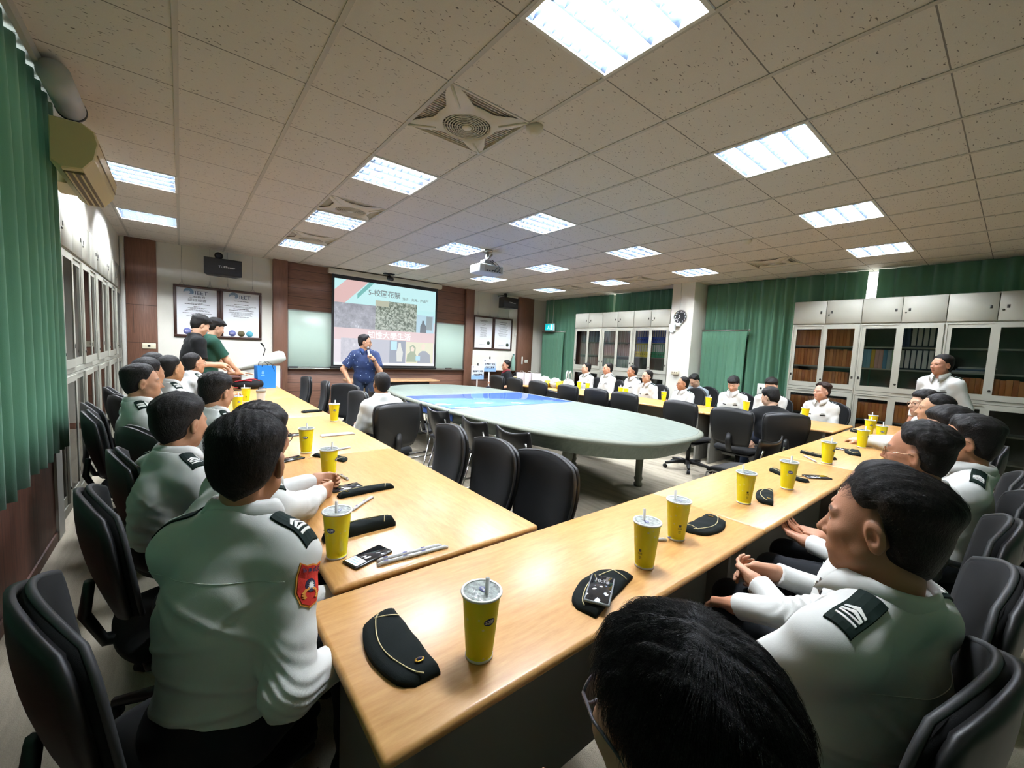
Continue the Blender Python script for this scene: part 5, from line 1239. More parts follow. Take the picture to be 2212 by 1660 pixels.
def strands(P, n, length, rad, flow, seed=1, zmin=-.2, curl=.01, hcol=(20,17,16), segs=6, keep=None, st=None, lift=.5):
    """real hair strands rooted in the hair surface, combed along flow (head space)"""
    r = np.random.default_rng(seed); st = st or P['st']; g = r.normal(size=(n*3,3)); g /= np.linalg.norm(g, axis=1, keepdims=True); q = np.array([0,-.018,.033])+g*np.array([.075,.096,.083])
    phi = np.abs(np.arctan2(q[:,0], q[:,1]+.018)); zh = np.interp(phi, [0,.55,.85,1.15,1.45,1.75,2.1,PI], [st['zf'],st['zf'],.05,.02,st.get('zs',.016)+.01,.0,-.045,-.07])
    q = q[q[:,2] > np.maximum(zh+.008, zmin)][:n]; nn = len(q); o = (q-np.array([0,-.018,.033])); nrm = o/np.array([.075,.096,.083])**2; nrm /= np.linalg.norm(nrm, axis=1, keepdims=True)
    fn = lambda p: hair_sdf(p.astype(f32), st); V = []; F = []; start = march(fn, q+nrm*.08, -nrm, 30) if False else q+nrm*.012
    for _ in range(12): start = start-fn(start)[:,None]*.8*nrm*-1*-1
    start = start-nrm*.006; p = start.copy(); d = flow(q); d = d-nrm*(d*nrm).sum(1,keepdims=True); d /= np.linalg.norm(d, axis=1, keepdims=True)+1e-9; d = d+nrm*lift+r.normal(size=(nn,3))*.16; d /= np.linalg.norm(d, axis=1, keepdims=True); L = length*r.uniform(.55,1.15,nn); pts = [p]
    for s in range(segs):
        p = p+d*(L/segs)[:,None]; gp = (p-np.array([0,-.018,.033]))/np.array([.075,.096,.083])**2; gp /= np.linalg.norm(gp, axis=1, keepdims=True); fl = flow(p); fl = fl-gp*(fl*gp).sum(1,keepdims=True); d = d*.72+fl*.35-gp*.10+r.normal(size=(nn,3))*curl*6; d /= np.linalg.norm(d, axis=1, keepdims=True)
        dd = fn(p); push = np.maximum(.0012-dd, 0); gn = (p-np.array([0,-.018,.033]))/np.array([.075,.096,.083])**2; gn /= np.linalg.norm(gn, axis=1, keepdims=True); p = p+gn*push[:,None]; pts.append(p)
    pts = np.stack(pts, 1); k = segs+1; T = np.gradient(pts, axis=1); u = np.cross(T, np.array([.3,.2,1.])); u /= np.linalg.norm(u, axis=2, keepdims=True)+1e-9; v = np.cross(T, u); v /= np.linalg.norm(v, axis=2, keepdims=True)+1e-9
    w = rad*np.linspace(1,.25,k)[None,:,None]; ring = np.stack([pts+u*w, pts+(-.5*u+.87*v)*w, pts+(-.5*u-.87*v)*w], 2)  # n,k,3,3
    V = ring.reshape(-1,3); base = np.arange(nn)[:,None,None]*k*3; i = np.arange(segs)[None,:,None]*3; j = np.arange(3)[None,None,:]; a = base+i+j; b = base+i+(j+1) % 3; F = np.stack([a, b, b+3, a+3], -1).reshape(-1,4)
    col = L3(hcol)*r.uniform(.6,1.9,nn)[:,None]; C = np.repeat(col, k*3, axis=0)
    cm = CM(); cm.add(P['hcen']+(V*P['HS'])@P['Rh'].T, F, C); return cm.build('hair_strands', HAIRM, P['t'])
# ================================================================ WHO SITS WHERE (body/yaw: 0 faces the screen wall, + turns to the window side)
TAN, PALEK, MID = (190,142,112), (206,164,138), (176,126,96)
SC_CAMEL = 'cadets in white shirts'
gl = 'occupied chairs along the window side'; gn = 'occupied chairs of the near row'; gq = 'occupied chairs along the cabinet side'
P_DN = [((-.4,.1,-.9),), ((.4,.1,-.9),)]
TRK = (20,23,28)
# ---- window-side row
person('person in white uniform shirt seen from behind, red shield patch on the sleeve', (.135,1.23,1.185), body=-46, yaw=-27, pitch=6, lean=10, twist=6, skin=MID, hair='short', hs=dict(ts=.007,tt=.022,zs=.012,zs2=-.005,tex=.0014), near=1.15, build=.90,
       elbow=[(.25,-.6,-.9),(-.2,-.6,-.9)], hands=[('w',.40,1.10,.655),('w',.40,1.36,.655)], curl=(.5,.5), badges=False, bcol=TRK, chair_lab=('black office chair under the broad back with the red sleeve patch', gl), chair_at=(.045,1.27,-76))
person('person in glasses leaning on the table with clasped hands, half hidden by the shield-patch back', (.235,1.76,1.135), body=-72, yaw=-48, pitch=6, lean=22, skin=TAN, hair='thick', glasses='dark', near=1.0, bcol=TRK, build=1.06,
       hands=[('w',.500,2.035,.785),('w',.520,2.215,.79)], elbow=[(.9,.25,-.9),(-.9,.2,-.9)], palm=[((-.9,.1,.1),(-.30,.93,-.05)),((.9,.1,.1),(.30,.93,-.05))], curl=((1.0,.95,.9,.9),(1.05,1.0,.95,.9)), chair_lab=('black office chair of the person with clasped hands', gl), chair_at=(.045,1.95,-80))
person('person with thick black hair and striped shoulder board, second back along the cabinets', (.0,2.30,1.115), body=-62, yaw=-48, pitch=3, lean=4, skin=TAN, hair='thick', hs=dict(tt=.028,ts=.012), bcol=TRK, hands=[('w',.38,2.22,.66),('w',.38,2.42,.66)], chair_lab=('black office chair with grey piping, third back along the cabinets', gl), chair_at=(.06,2.55,-80))
person('person hunched close over the window-side table, wavy black hair', (.188,3.33,1.135), body=-60, yaw=-50, pitch=8, lean=16, skin=TAN, hair='thick', hs=dict(tex=.005), bcol=TRK, hands=[('w',.53,3.47,.785),('w',.51,3.67,.785)], chair_lab=('black office chair of the hunched person with wavy hair', gl))
person('person in three-quarter profile beside the tall wooden panel, dark side-swept hair', (-.205,3.78,1.165), body=-76, yaw=-82, lean=-4, skin=TAN, hair='short', hs=dict(ts=.006), bcol=TRK, hands=[('w',.16,3.72,.66),('w',.16,3.9,.66)], chair_lab=('black office chair jutting out towards the window-wall cabinets', gl), chair_at=(-.19,3.85,-80))
person('person mostly hidden behind the three-quarter profile, only hair and shoulder seen', (-.195,4.34,1.185), body=-75, yaw=-50, lean=0, skin=TAN, hair='short', bcol=TRK, hands=[('w',.19,4.3,.66),('w',.19,4.48,.66)], chair_lab=('black office chair farthest back by the window-wall cabinets', gl))
person('person with shaved sides looking at the screen, white shirt, before the wall switch', (-.066,4.90,1.183), body=-62, yaw=-56, lean=6, skin=(198,150,112), hair='fade', bcol=TRK, badges=True, hands=[('w',.26,4.85,.66),('w',.26,5.05,.66)], chair_lab=('black office chair of the shaved-side head before the wall switch', gl))
person('person with cropped hair at the back of the window-side row, face half covered', (-.20,5.5,1.19), body=-75, yaw=-55, lean=0, skin=TAN, hair='crew', bcol=TRK, hands=[('w',.18,5.45,.66),('w',.18,5.62,.66)], chair_lab=('black office chair hidden behind the cropped head', gl))
person('person with thin glasses below the standing students, red patch on white sleeve', (.128,6.15,1.172), body=-62, yaw=-66, pitch=-4, lean=12, skin=TAN, hair='fade', glasses='dark', bcol=TRK, hands=[('w',.44,6.05,.785),('w',.48,6.27,.785)], chair_lab=('black office chair of the bespectacled sitter below the standing students', gl))
# ---- inner seat, seen from behind
person('person in white shirt seen from behind on the inner side, facing the screen', (1.60,4.10,1.10), body=4, yaw=-2, lean=2, skin=TAN, hair='crew', hs=dict(ts=.004,tt=.009), boards=False, bcol=TRK, badges=False, hands=[(.13,.30,.64),(-.13,.30,.64)], chair_lab=('black office chair of the cropped head facing the screen', 'occupied chair on the inner side'), chair_off=(0,-.05), arms='b')
# ---- standing
person('standing student in black t-shirt bending his head over the console', (.215,6.85,1.64), body=-78, yaw=-72, pitch=22, stand=True, lean=6, hunch=.03, top='tee', sleeve='short', tcol=(9,10,11), bcol=(70,74,82), skin=PALEK, hair='mop', hs=dict(fringe=.010,tt=.030), boards=False, hands=[(.10,.30,1.13),(-.05,.32,1.10)], elbow=[(.4,-.6,-.7),(-.4,-.6,-.7)], curl=(.6,.5))
person('standing student in dark green t-shirt with white print, hands on the console', (.405,7.35,1.632), body=-80, yaw=-78, pitch=18, stand=True, lean=6, hunch=.03, top='tee', sleeve='short', tcol=(34,74,62), bcol=(34,40,44), skin=PALEK, hair='mop', hs=dict(fringe=.016,tt=.030), boards=False, hands=[(.12,.40,.955),(-.16,.36,.955)], palm=[((0,.1,-1),(0,1,0)),((0,.1,-1),(0,1,0))], curl=(.2,.2))
Q = PEOPLE['standing student in dark green t-shirt with white print, hands on the console']
pq = decal(Q['shirt'], Q['N']-Q['up']*.25+Q['Ys']*.4, Q['Xs'], Q['up'], -Q['Ys'], (-.095,-.06,.095,.06), .0015, RANKW, 'white_print', Q['t'], 9, 7, .0005)
for a in ((-.07,-.01,-.02,.04),(.0,.0,.03,.04),(.045,-.03,.08,.01),(-.07,-.045,.0,-.025),(.01,-.045,.03,-.01)): decal(Q['shirt'], Q['N']-Q['up']*.25+Q['Ys']*.4, Q['Xs'], Q['up'], -Q['Ys'], a, .0008, DARKG, 'print_block', pq, 4, 3, .0022)
SPK = 'standing speaker in blue patterned shirt holding a microphone, other hand in pocket'
def flecks():
    m, nt, b = _new('blue_flecked_cloth'); tc = node(nt, 'ShaderNodeTexCoord'); v = node(nt, 'ShaderNodeTexVoronoi', Scale=22); nt.links.new(tc.outputs['Object'], v.inputs['Vector']); r = ramp(nt, [(.10,(200,214,228)),(.17,(24,46,90)),(1,(17,36,74))]); nt.links.new(v.outputs['Distance'], r.inputs[0]); nt.links.new(r.outputs[0], b.inputs['Base Color']); b.inputs['Roughness'].default_value = .8; return m
person(SPK, (2.385,6.85,1.525), body=168, yaw=-118, pitch=4, stand=True, lean=0, top='polo', sleeve='short', tcol=(36,66,120), bcol=(40,50,70), skin=(190,142,110), hair='side', glasses='metal', boards=False, extra=dict(tmat=flecks(), ccol=(34,62,114)),
       hands=[(.235,.10,.86),(-.10,.235,1.26)], elbow=[(.9,-.5,-.2),(-.5,-.3,-.9)], palm=[((-.9,-.2,0),(-.35,.3,-.9)),((.9,.2,.3),(.42,.30,.62))], curl=(.5,(1.35,1.35,1.35,1.3)), build=1.02)
Q = PEOPLE[SPK]; 
def wmat(Q): return Matrix.Translation(Vector(Q['root'])) @ Matrix.Rotation(Q['rb'], 4, 'Z')
hd_ = Q['wr'][1]; fdv = np.array([.42,.30,.62]); fdv /= np.linalg.norm(fdv)
t = thing('microphone', 'hand microphone held at the speaker\'s chin', 'microphone'); t.matrix_world = wmat(Q); mp_ = hd_+fdv*.075+np.array([.030,.01,-.01]); ax_ = np.array([.12,-.10,.95]); ax_ /= np.linalg.norm(ax_)
m = MB(); m.cyl(mp_-ax_*.10, mp_+ax_*.10, .012, .017); m.build('barrel', mat('mic_silver', (170,172,176), .3, .6), t); m = MB(); m.sphere(mp_+ax_*.125, (.024,.024,.028)); m.build('grille', mat('mic_grille', (120,120,122), .5, .5), t)
m = MB(); wv = (Q['wr'][1]-Q['el'][1]); wv /= np.linalg.norm(wv); wc = Q['wr'][1]-wv*.03; u_ = np.cross(wv,[0,0,1.]); u_ /= np.linalg.norm(u_); v_ = np.cross(wv,u_); m.tube([wc+.031*(u_*math.cos(a)+v_*math.sin(a)) for a in np.linspace(0,2*PI,16,endpoint=False)], .008, 6, closed=True); m.build('wristwatch', BLACK, Q['t'])
# ---- cabinet-side row (they look towards the screen)
BK = 'seated man in black polo with red collar at the end of the cabinet-side tables'
person(BK, (6.22,7.93,1.128), body=70, yaw=72, lean=-6, top='polo', sleeve='short', tcol=(20,21,24), bcol=(40,42,50), skin=(186,136,108), hair='short', boards=False, extra=dict(ccol=(120,24,34)), hands=[(.16,.26,.70),(-.30,.22,.60)], hscale=1.06, chair_lab=('black chair of the man in the black polo', gq))
row_ = [('first cadet from the far end, before the pink books, white shirt', (7.06,6.10,1.185), 78, 58, 'crew', None, PALEK, 2), ('round-faced cadet in white shirt before the middle binder cabinet', (7.06,5.50,1.215), 74, 56, 'crew', None, (204,150,124), -2),
        ('cadet in strict profile sitting next to a bespectacled one', (7.08,4.90,1.20), 70, 50, 'crew', None, MID, 0), ('bespectacled cadet leaning forward beside the profile one', (6.90,4.44,1.132), 80, 62, 'crew', 'dark', PALEK, 8),
        ('cadet with glasses at the foot of the pillar looking to the screen', (7.05,3.80,1.055), 76, 48, 'fade', 'dark', MID, 6)]
for k, (lab, hp, bd, yw, hr, gs, sk, ln) in enumerate(row_):
    person(lab, hp, body=bd, yaw=yw, lean=ln, hair=hr, glasses=gs, skin=sk, boards='officer', badges=True, bcol=TRK, hands=[(.12,.30,.70),(-.12,.30,.70)], chair_lab=(('black chair under the first cadet by the pink books','black chair under the round-faced cadet','black chair under the cadet in strict profile','black chair under the leaning bespectacled cadet','black chair under the cadet by the pillar')[k], gq), chair_off=(0,-.03))
person('person in light grey polo bowed low by the pillar, behind the cadets', (7.52,3.83,1.10), body=84, yaw=70, pitch=38, lean=16, hunch=.05, top='polo', sleeve='short', tcol=(152,162,172), bcol=(60,66,80), skin=PALEK, hair='short', boards=False, extra=dict(ccol=(150,160,170)), hands=[(.08,.30,.70),(-.08,.30,.70)], chair_lab=('dark chair of the bowed person in grey polo', gq))
person('cadet with bowl haircut looking down before the green half-curtain', (7.05,2.93,1.125), body=90, yaw=96, pitch=22, lean=6, hair='mop', skin=(212,168,144), boards='officer', badges=True, bcol=TRK, hands=[(.06,.30,.69),(-.06,.30,.69)], chair_lab=('black chair under the bowl-haircut cadet', gq))
person('cadet almost hidden behind the black hoodie, green-white shoulder board showing', (7.06,2.38,1.15), body=92, yaw=100, pitch=12, lean=4, hair='mop', skin=PALEK, boards='officer', badges=True, bcol=TRK, hands=[(.06,.30,.69),(-.06,.30,.69)], chair_lab=('black chair under the cadet hidden by the hoodie', gq))
person('person in black hoodie turned away on the inner side of the cabinet-side tables', (5.72,1.93,1.07), body=-48, yaw=-14, pitch=20, lean=14, hunch=.02, top='hoodie', tcol=(18,19,21), bcol=(30,40,58), skin=PALEK, hair='short', hs=dict(ts=.012,tt=.024), boards=False, hands=[('w',5.95,2.20,.70),('w',5.36,2.02,.56)], elbow=[None,(-.8,-.2,-.6)], chair_lab=('large black chair back in front of the black hoodie, at the table corner', gr), chair_off=(-.02,-.10), arms='b')
person('cadet with brushed-up brownish hair before the brown books, sitting upright', (7.04,1.73,1.13), body=78, yaw=54, lean=0, hair='quiff', hcol=(40,26,22), skin=(206,158,136), boards='officer', badges=True, bcol=TRK, hands=[(.10,.30,.69),(-.10,.30,.69)], chair_lab=('black chair under the cadet with brushed-up hair', gq), chair_off=(0,-.04))
person('standing cadet in white shirt in front of the tall cabinets', (7.10,.60,1.575), body=66, yaw=48, stand=True, lean=2, hair='side', skin=(186,136,112), boards='officer', badges=True, bcol=TRK, hands=[(.25,.03,.83),(-.25,.03,.83)])
# ---- near row, nearest last
person('large profile of a young cadet with shaved sides and striped shoulder board', (1.175,.160,1.160), body=-16, yaw=-4, pitch=2, roll=5, lean=-8, twist=0, skin=(186,134,106), hair='fade', hs=dict(zf=.070,tt=.022,ts=.0025,e0=.02,e1=.08,zs=.034,zs2=-.015,tex=.0015,fade=.02,grow=.085), hcol=(24,20,19), near=1.25, badges=True, bcol=TRK, build=1.02,
       hands=[('w',1.50,.56,.645),('w',1.27,.52,.655)], elbow=[(.4,-.5,-.7),(-.7,-.3,-.6)], palm=[((-.4,0,-.9),),((.95,.0,-.25),(.25,.95,-.10))], curl=(.5,(1.25,1.3,1.35,1.4)), chair_lab=('black office chair under the large profile, its side edge in view', gn), arms=True, chair_at=(1.16,.27,-4))
person('person with shaggy black hair and thick-rimmed glasses, head seen from above', (.425,.207,1.092), body=2, yaw=-9, pitch=2, roll=-4, lean=12, skin=(196,150,126), hair='mop', hs=dict(zf=.052,zt=.034,zb=.012,tt=.022,ts=.015,tex=.003,fringe=.004), hcol=(15,14,15), glasses='thick', near=1.5, boards=False, tcol=(48,54,58), bcol=(58,66,72), top='tee', sleeve='short',
       hands=[(.16,.28,.66),('w',.53,.485,.585)], palm=[((-.3,0,-.9),),((.6,.1,-.7),(.4,.9,.1))], curl=(.5,(.9,.9,.9,.9)), chair_lab=('black office chair of the shaggy-haired person', gn), chair_off=(0,-.02))
person('cadet hidden behind the large profile, interlaced hands and red name bar showing', (1.70,.245,1.09), body=8, yaw=4, lean=-6, skin=(200,152,124), hair='side', hs=dict(tt=.016), glasses='metal', bcol=TRK, badges=True, near=1.1, hands=[('w',1.80,.53,.685),('w',1.68,.55,.675)], palm=[((-.85,.1,-.45),(-.45,.85,.05)),((.75,.2,.30),(.62,.75,.0))], curl=((.55,.5,.5,.5),(.9,.85,.8,.7)), elbow=[(.6,-.6,-.6),(-.6,-.6,-.6)], chair_lab=('black office chair of the cadet with interlaced hands', gn), arms=True, chair_off=(0,.0))
person('cadet in gold-wire glasses, curly short hair, third profile along the near row', (2.33,.235,1.165), body=4, yaw=-6, roll=-4, lean=-8, skin=(180,128,100), hair='fade', hs=dict(tex=.005,tt=.026,zs=.03), glasses='metal', bcol=TRK, hands=[('w',2.44,.53,.665),('w',2.30,.55,.665)], curl=(.35,.35), palm=[((-.3,.2,.9),(-.3,.9,.1)),((.3,.2,.9),(.3,.9,.1))], chair_lab=('black office chair of the curly-haired cadet', gn), arms=True, chair_off=(0,.0))
person('cadet seen from the nape with glasses temple shining, behind the curly-haired one', (2.93,.13,1.172), body=6, yaw=2, lean=-12, skin=MID, hair='thick', hs=dict(ts=.004), glasses='metal', bcol=TRK, hands=[('w',3.03,.5,.665),('w',2.90,.52,.665)], chair_lab=('black office chair beneath the shining glasses temple', gn), arms=True, chair_off=(0,.02))
person('person with long dark hair tied in a bun in the near row', (3.50,.245,1.165), body=4, yaw=20, pitch=4, lean=-6, skin=PALEK, hair='thick', hs=dict(ts=.022,tt=.032,zt=.03,zf=.05,zs2=-.03), bcol=TRK, hands=[('w',3.62,.55,.665),('w',3.46,.55,.665)], boards=False, chair_lab=('black office chair of the person with the bun', gn), arms=True)
Q = PEOPLE['person with long dark hair tied in a bun in the near row']; m = MB(); bc = Q['hcen']+Q['Rh']@np.array([0,-.135,.05]); m.sphere(bc, (.042,.05,.04), 14); m.build('hair_bun', mat('bun_hair', (18,15,14), .5), Q['t'])
person('cadet with faded sides in clean profile, white collar, before the cabinet base', (4.65,.40,1.195), body=6, yaw=12, lean=2, skin=(204,156,122), hair='fade', bcol=TRK, hands=[('w',4.75,.68,.665),('w',4.6,.70,.665)], chair_lab=('black office chair of the clean profile', gn), arms=True)
person('bespectacled person at the far end of the near row with white sleeves on the table', (5.30,.53,1.195), body=4, yaw=36, lean=8, skin=PALEK, hair='mop', hs=dict(zf=.06), glasses='metal', bcol=TRK, hands=[('w',5.46,.90,.785),('w',5.22,.93,.785)], elbow=[(.8,-.2,-.5),(-.8,-.2,-.5)], chair_lab=('black office chair at the far end of the near row', gn), arms=True)
# ---- details on the nearest people
K1 = 'person in white uniform shirt seen from behind, red shield patch on the sleeve'; Q = PEOPLE[K1]
v = Q['el'][0]-Q['S'][0]; v /= np.linalg.norm(v); out = np.array([.96,-.22,.2]); out -= v*(out@v); out /= np.linalg.norm(out); O = Q['S'][0]+v*.070+out*.25; X = np.cross(v, out)
RED = mat('patch_red', (206,44,34), .75, bump=.3, bscale=900); GOLD = mat('patch_gold', (226,150,60), .7); NAVY = mat('patch_navy', (22,24,60), .7)
shield = [(q[0]*.85,q[1]*.85) for q in [(-.036,-.052),(-.018,-.044),(0,-.047),(.018,-.044),(.036,-.052),(.038,-.02),(.036,.02),(.026,.048),(0,.058),(-.026,.048),(-.036,.02),(-.038,-.02)]]
b_ = decal(Q['shirt'], O, X, v, -out, [(a*1.10,b*1.09) for a, b in shield], .002, GOLD, 'sleeve_patch', Q['t'], lift=.001, label='red shield-shaped sleeve patch')
decal(Q['shirt'], O, X, v, -out, shield, .001, RED, 'patch_field', b_, lift=.003)
decal(Q['shirt'], O, X, v, -out, [(.015*math.cos(a),.004+.015*math.sin(a)) for a in np.linspace(0,2*PI,20,endpoint=False)], .001, NAVY, 'patch_disc', b_, lift=.0042)
decal(Q['shirt'], O, X, v, -out, [((.0105 if k % 2 == 0 else .005)*math.cos(PI*k/12),.004+(.0105 if k % 2 == 0 else .005)*math.sin(PI*k/12)) for k in range(24)], .0008, RANKW, 'patch_sun', b_, lift=.0055)
for s in (1,-1):
    for k in range(5):
        a = .4+.42*k; c = (s*.019*math.sin(a), .010+.013*(1-math.cos(a))); decal(Q['shirt'], O, X, v, -out, [(c[0]-.005,c[1]),(c[0],c[1]-.003),(c[0]+.005,c[1]+.001),(c[0],c[1]+.004)], .0008, GOLD, 'patch_leaf', b_, lift=.0045)
m = MB()
for k, ch in enumerate('陸軍官校'):
    c = march(Q['shirt'], np.array([O+X*(.021-.014*k)+v*(-.030)]), -out)[0]-(-out)*.0048; m.text(ch, .0125, frame_M(c, -X, -v), bold=.0003)
m.build('patch_lettering', NAVY, b_)
# yoke and side seams on the shirt back
def seam(Q, pts, d, nm='seam', r=.0012):
    P = march(Q['shirt'], np.array(pts), d)-np.asarray(d)*.0008; m = MB(); m.tube(P, r, 4); m.build(nm, mat('seam_white', (205,208,204), .8) if 'seam_white' not in bpy.data.materials else bpy.data.materials['seam_white'], Q['t'])
N_, up_, Xs_, Ys_ = Q['N'], Q['up'], Q['Xs'], Q['Ys']
seam(Q, [N_-up_*(.10+.012*math.cos(s*3))+Xs_*s-Ys_*.4 for s in np.linspace(-.17,.17,24)], Ys_)
for s in (): seam(Q, [Q['S'][0 if s > 0 else 1]+Xs_*s*(-.012)+up_*.06*math.cos(a)-Ys_*.35+up_*(-.05*(1-math.cos(a))) for a in np.linspace(0,2.2,16)], Ys_)
K2 = 'large profile of a young cadet with shaved sides and striped shoulder board'; Q = PEOPLE[K2]; N_, up_, Xs_, Ys_ = Q['N'], Q['up'], Q['Xs'], Q['Ys']
None and seam(Q, [Q['S'][1]-Xs_*(-.010)*-1+Ys_*y+up_*.3 for y in np.linspace(-.07,.05,12)], -up_)
seam(Q, [N_-up_*.11+Xs_*s-Ys_*.4 for s in np.linspace(-.17,.17,20)], Ys_)
def flow1(p): return np.stack([-.25+0*p[:,0]-p[:,0]*2, .9-0*p[:,1], -.15-.0*p[:,2]], 1)
strands(PEOPLE[K2], 2400, .035, .00028, flow1, 3, .062, .003, (26,22,20), lift=.12)
Kn2 = 'person with shaggy black hair and thick-rimmed glasses, head seen from above'
def flow2(p): return np.stack([p[:,0]*7, .25+p[:,1]*5, -.75-0*p[:,2]], 1)
strands(PEOPLE[Kn2], 10000, .045, .00028, flow2, 5, -.01, .004, (18,17,18), 7, lift=.10)
def flow3(p): return np.stack([p[:,0]*5+.2, -.4+0*p[:,1], -.6+0*p[:,2]], 1)
strands(PEOPLE[K1], 4200, .018, .00028, flow3, 9, -.03, .004, (16,14,14), 4, lift=.16)
# red name bar on the cadet with interlaced hands
Q = PEOPLE['cadet hidden behind the large profile, interlaced hands and red name bar showing']
# ================================================================ THINGS ON THE TABLES
TT = .7402
CUPY = None
def cupmat():
    m, nt, b = _new('cup_yellow'); tc = node(nt, 'ShaderNodeTexCoord'); v = node(nt, 'ShaderNodeTexVoronoi', Scale=34); nt.links.new(tc.outputs['Object'], v.inputs['Vector']); r = ramp(nt, [(.10,(250,240,160)),(.14,(255,238,30)),(1,(255,234,22))]); nt.links.new(v.outputs['Distance'], r.inputs[0]); nt.links.new(r.outputs[0], b.inputs['Base Color']); b.inputs['Roughness'].default_value = .35; b.inputs['Coat Weight'].default_value = .3; return m
CUPM = cupmat(); RIM = mat('cup_rim', (238,238,232), .3); FILM = mat('seal_film', (160,168,166), .12, noise=.45, nscale=110, bump=.6, bscale=60, coat=.5); LOGO = mat('logo_navy_cup', (28,44,104), .4); CLEAR = mat('straw_clear', (226,228,226), .15, alpha=.75); INKC = mat('cup_ink', (40,38,16), .5)
def make_cup():
    t = thing('drink_cup', 'x', 'cup'); H_ = .168; rb, rt = .0335, .0475
    m = MB(); m.lathe([(0,.0),(rb-.003,.0),(rb,.003),(rb+.0006,.012)], 32, 0); m.lathe([(rb+.0004,.010),(rt,H_)], 32, 0, cap=False); m.build('cup_body', CUPM, t)
    m = MB(); m.lathe([(rt-.003,H_-.002),(rt+.0035,H_-.003),(rt+.0045,H_),(rt+.0035,H_+.003),(rt-.002,H_+.002)], 36, cap=False); m.build('rim', RIM, t); m = MB(); m.lathe([(rb-.002,.0005),(rb+.0012,.001),(rb+.0016,.006),(rb,.008)], 32, cap=False); m.build('base_ring', RIM, t)
    m = MB(); m.lathe([(0,H_-.001),(rt-.001,H_+.0005)], 36, cap=False); f = m.build('seal_film', FILM, t)
    m = MB(); m.add([(-.004+.013*math.cos(a), .006+.008*math.sin(a), H_+.0011) for a in np.linspace(0,2*PI,20,endpoint=False)], [tuple(range(20))]); m.build('lid_logo', LOGO, f)
    m = MB(); m.text('50嵐', .0085, Matrix.Translation((-.004,.006,H_+.0016))); m.build('lid_lettering', WHITEINK, f)
    def on(a, z, o=.0006): r_ = rb+(rt-rb)*(z/H_)+o; return np.array([r_*math.cos(a), r_*math.sin(a), z])
    def wrap(m, v, f_, a0, z0, o):   # flat (x,y) art wrapped on the cup
        if len(v): m.add([on(a0+x/.042, z0+y, o) for x, y, _ in v], f_)
    m = MB(); wrap(m, [(.0145*math.cos(a), .0095*math.sin(a), 0) for a in np.linspace(0,2*PI,28,endpoint=False)], [tuple(range(28))], 0, .112, .0008); l = m.build('side_logo', LOGO, t)
    m = MB(); v, f_ = text_geo('50嵐', .0115, 0, 'CENTER', .0002); wrap(m, v, f_, 0, .112, .0014); m.build('logo_lettering', WHITEINK, l)
    m = MB()
    wrap(m, [(-.005,-.005,0),(.005,-.005,0),(.005,.005,0),(-.005,.005,0)], [(0,1,2,3)], 2.2, .070, .0007)
    for k in range(3): wrap(m, [(-.006,-.001,0),(.006,-.001,0),(.006,.0003,0),(-.006,.0003,0)], [(0,1,2,3)], 2.2, .048-.004*k, .0007)
    v, f_ = text_geo('50嵐', .009, 0, 'CENTER', 0); wrap(m, np.array([(y_, -x_, 0) for x_, y_, _ in v]) if False else v, f_, 2.2, .058, .0007); m.build('side_print', INKC, t)
    m = MB(); m.tube([(.012,.004,.02),(.016,.006,H_+.04)], .0055, 10); m.build('straw', CLEAR, t); return t
cp = make_cup(); ncup = [0]
def cup(x, y, label, rot=None, straw=True, tilt=0):
    o = cp if ncup[0] == 0 else dup(cp, (0,0,0), 0); ncup[0] += 1; o.location = (x,y,TT); o.rotation_euler = (0,0,R(rot if rot is not None else (ncup[0]*77) % 360)); o['label'] = label; o['group'] = 'yellow drink cups'; return o
for x, y, l, r in ((.572,.785,'largest yellow cup with straw, alone at the near table end',-95),(1.315,.80,'yellow cup closest to the phone lying on a cap',60),(1.632,.853,'yellow cup beside the cap with two piped lines',100),(2.37,.875,'yellow cup just before the long narrow cap with emblem',95),(2.89,.832,'yellow cup with dark logo, in front of a cap and a phone',-150),
 (3.94,.885,'yellow cup standing alone mid-way along the near row, before the curly-haired cadet',-110),(5.06,.885,'yellow cup in front of the clean profile cadet',-95),(5.66,.845,'yellow cup beside folded white sleeves at the row end',200),(6.12,1.02,'yellow cup behind two others near the table corner',210),(6.75,1.10,'yellow cup farthest along the near row, by the cabinet base',30),
 (.425,1.475,'yellow cup with printed side marks, next to the lit phone',-135),(.637,2.38,'yellow cup behind the clasped hands',-40),(.66,3.02,'yellow cup at the seam of the second window-side table',-110),(1.15,4.13,'yellow cup at the inner table edge before the seated white back',-100),(.44,4.98,'yellow cup half hidden by the hunched person',-70),(.60,5.78,'yellow cup touching the grey-lidded tumbler',140)): cup(x, y, l, r)
for x, y, l in ((6.64,5.90,'yellow cup in front of the first cadet from the far end'),(6.60,5.63,'yellow cup before the round-faced cadet'),(6.55,4.76,'yellow cup before the cadet in strict profile'),(6.42,4.55,'yellow cup beside another, before the bespectacled leaning cadet'),(6.66,3.92,'yellow cup with bent straws at the pillar'),(6.60,3.10,'yellow cup at the gap between two big chair backs'),(6.68,2.56,'yellow cup before the bowl-haircut cadet'),(6.68,1.80,'yellow cup before the cadet with brushed-up hair'),(6.02,7.30,'yellow cup before the man in black polo')): cup(x, y, l)
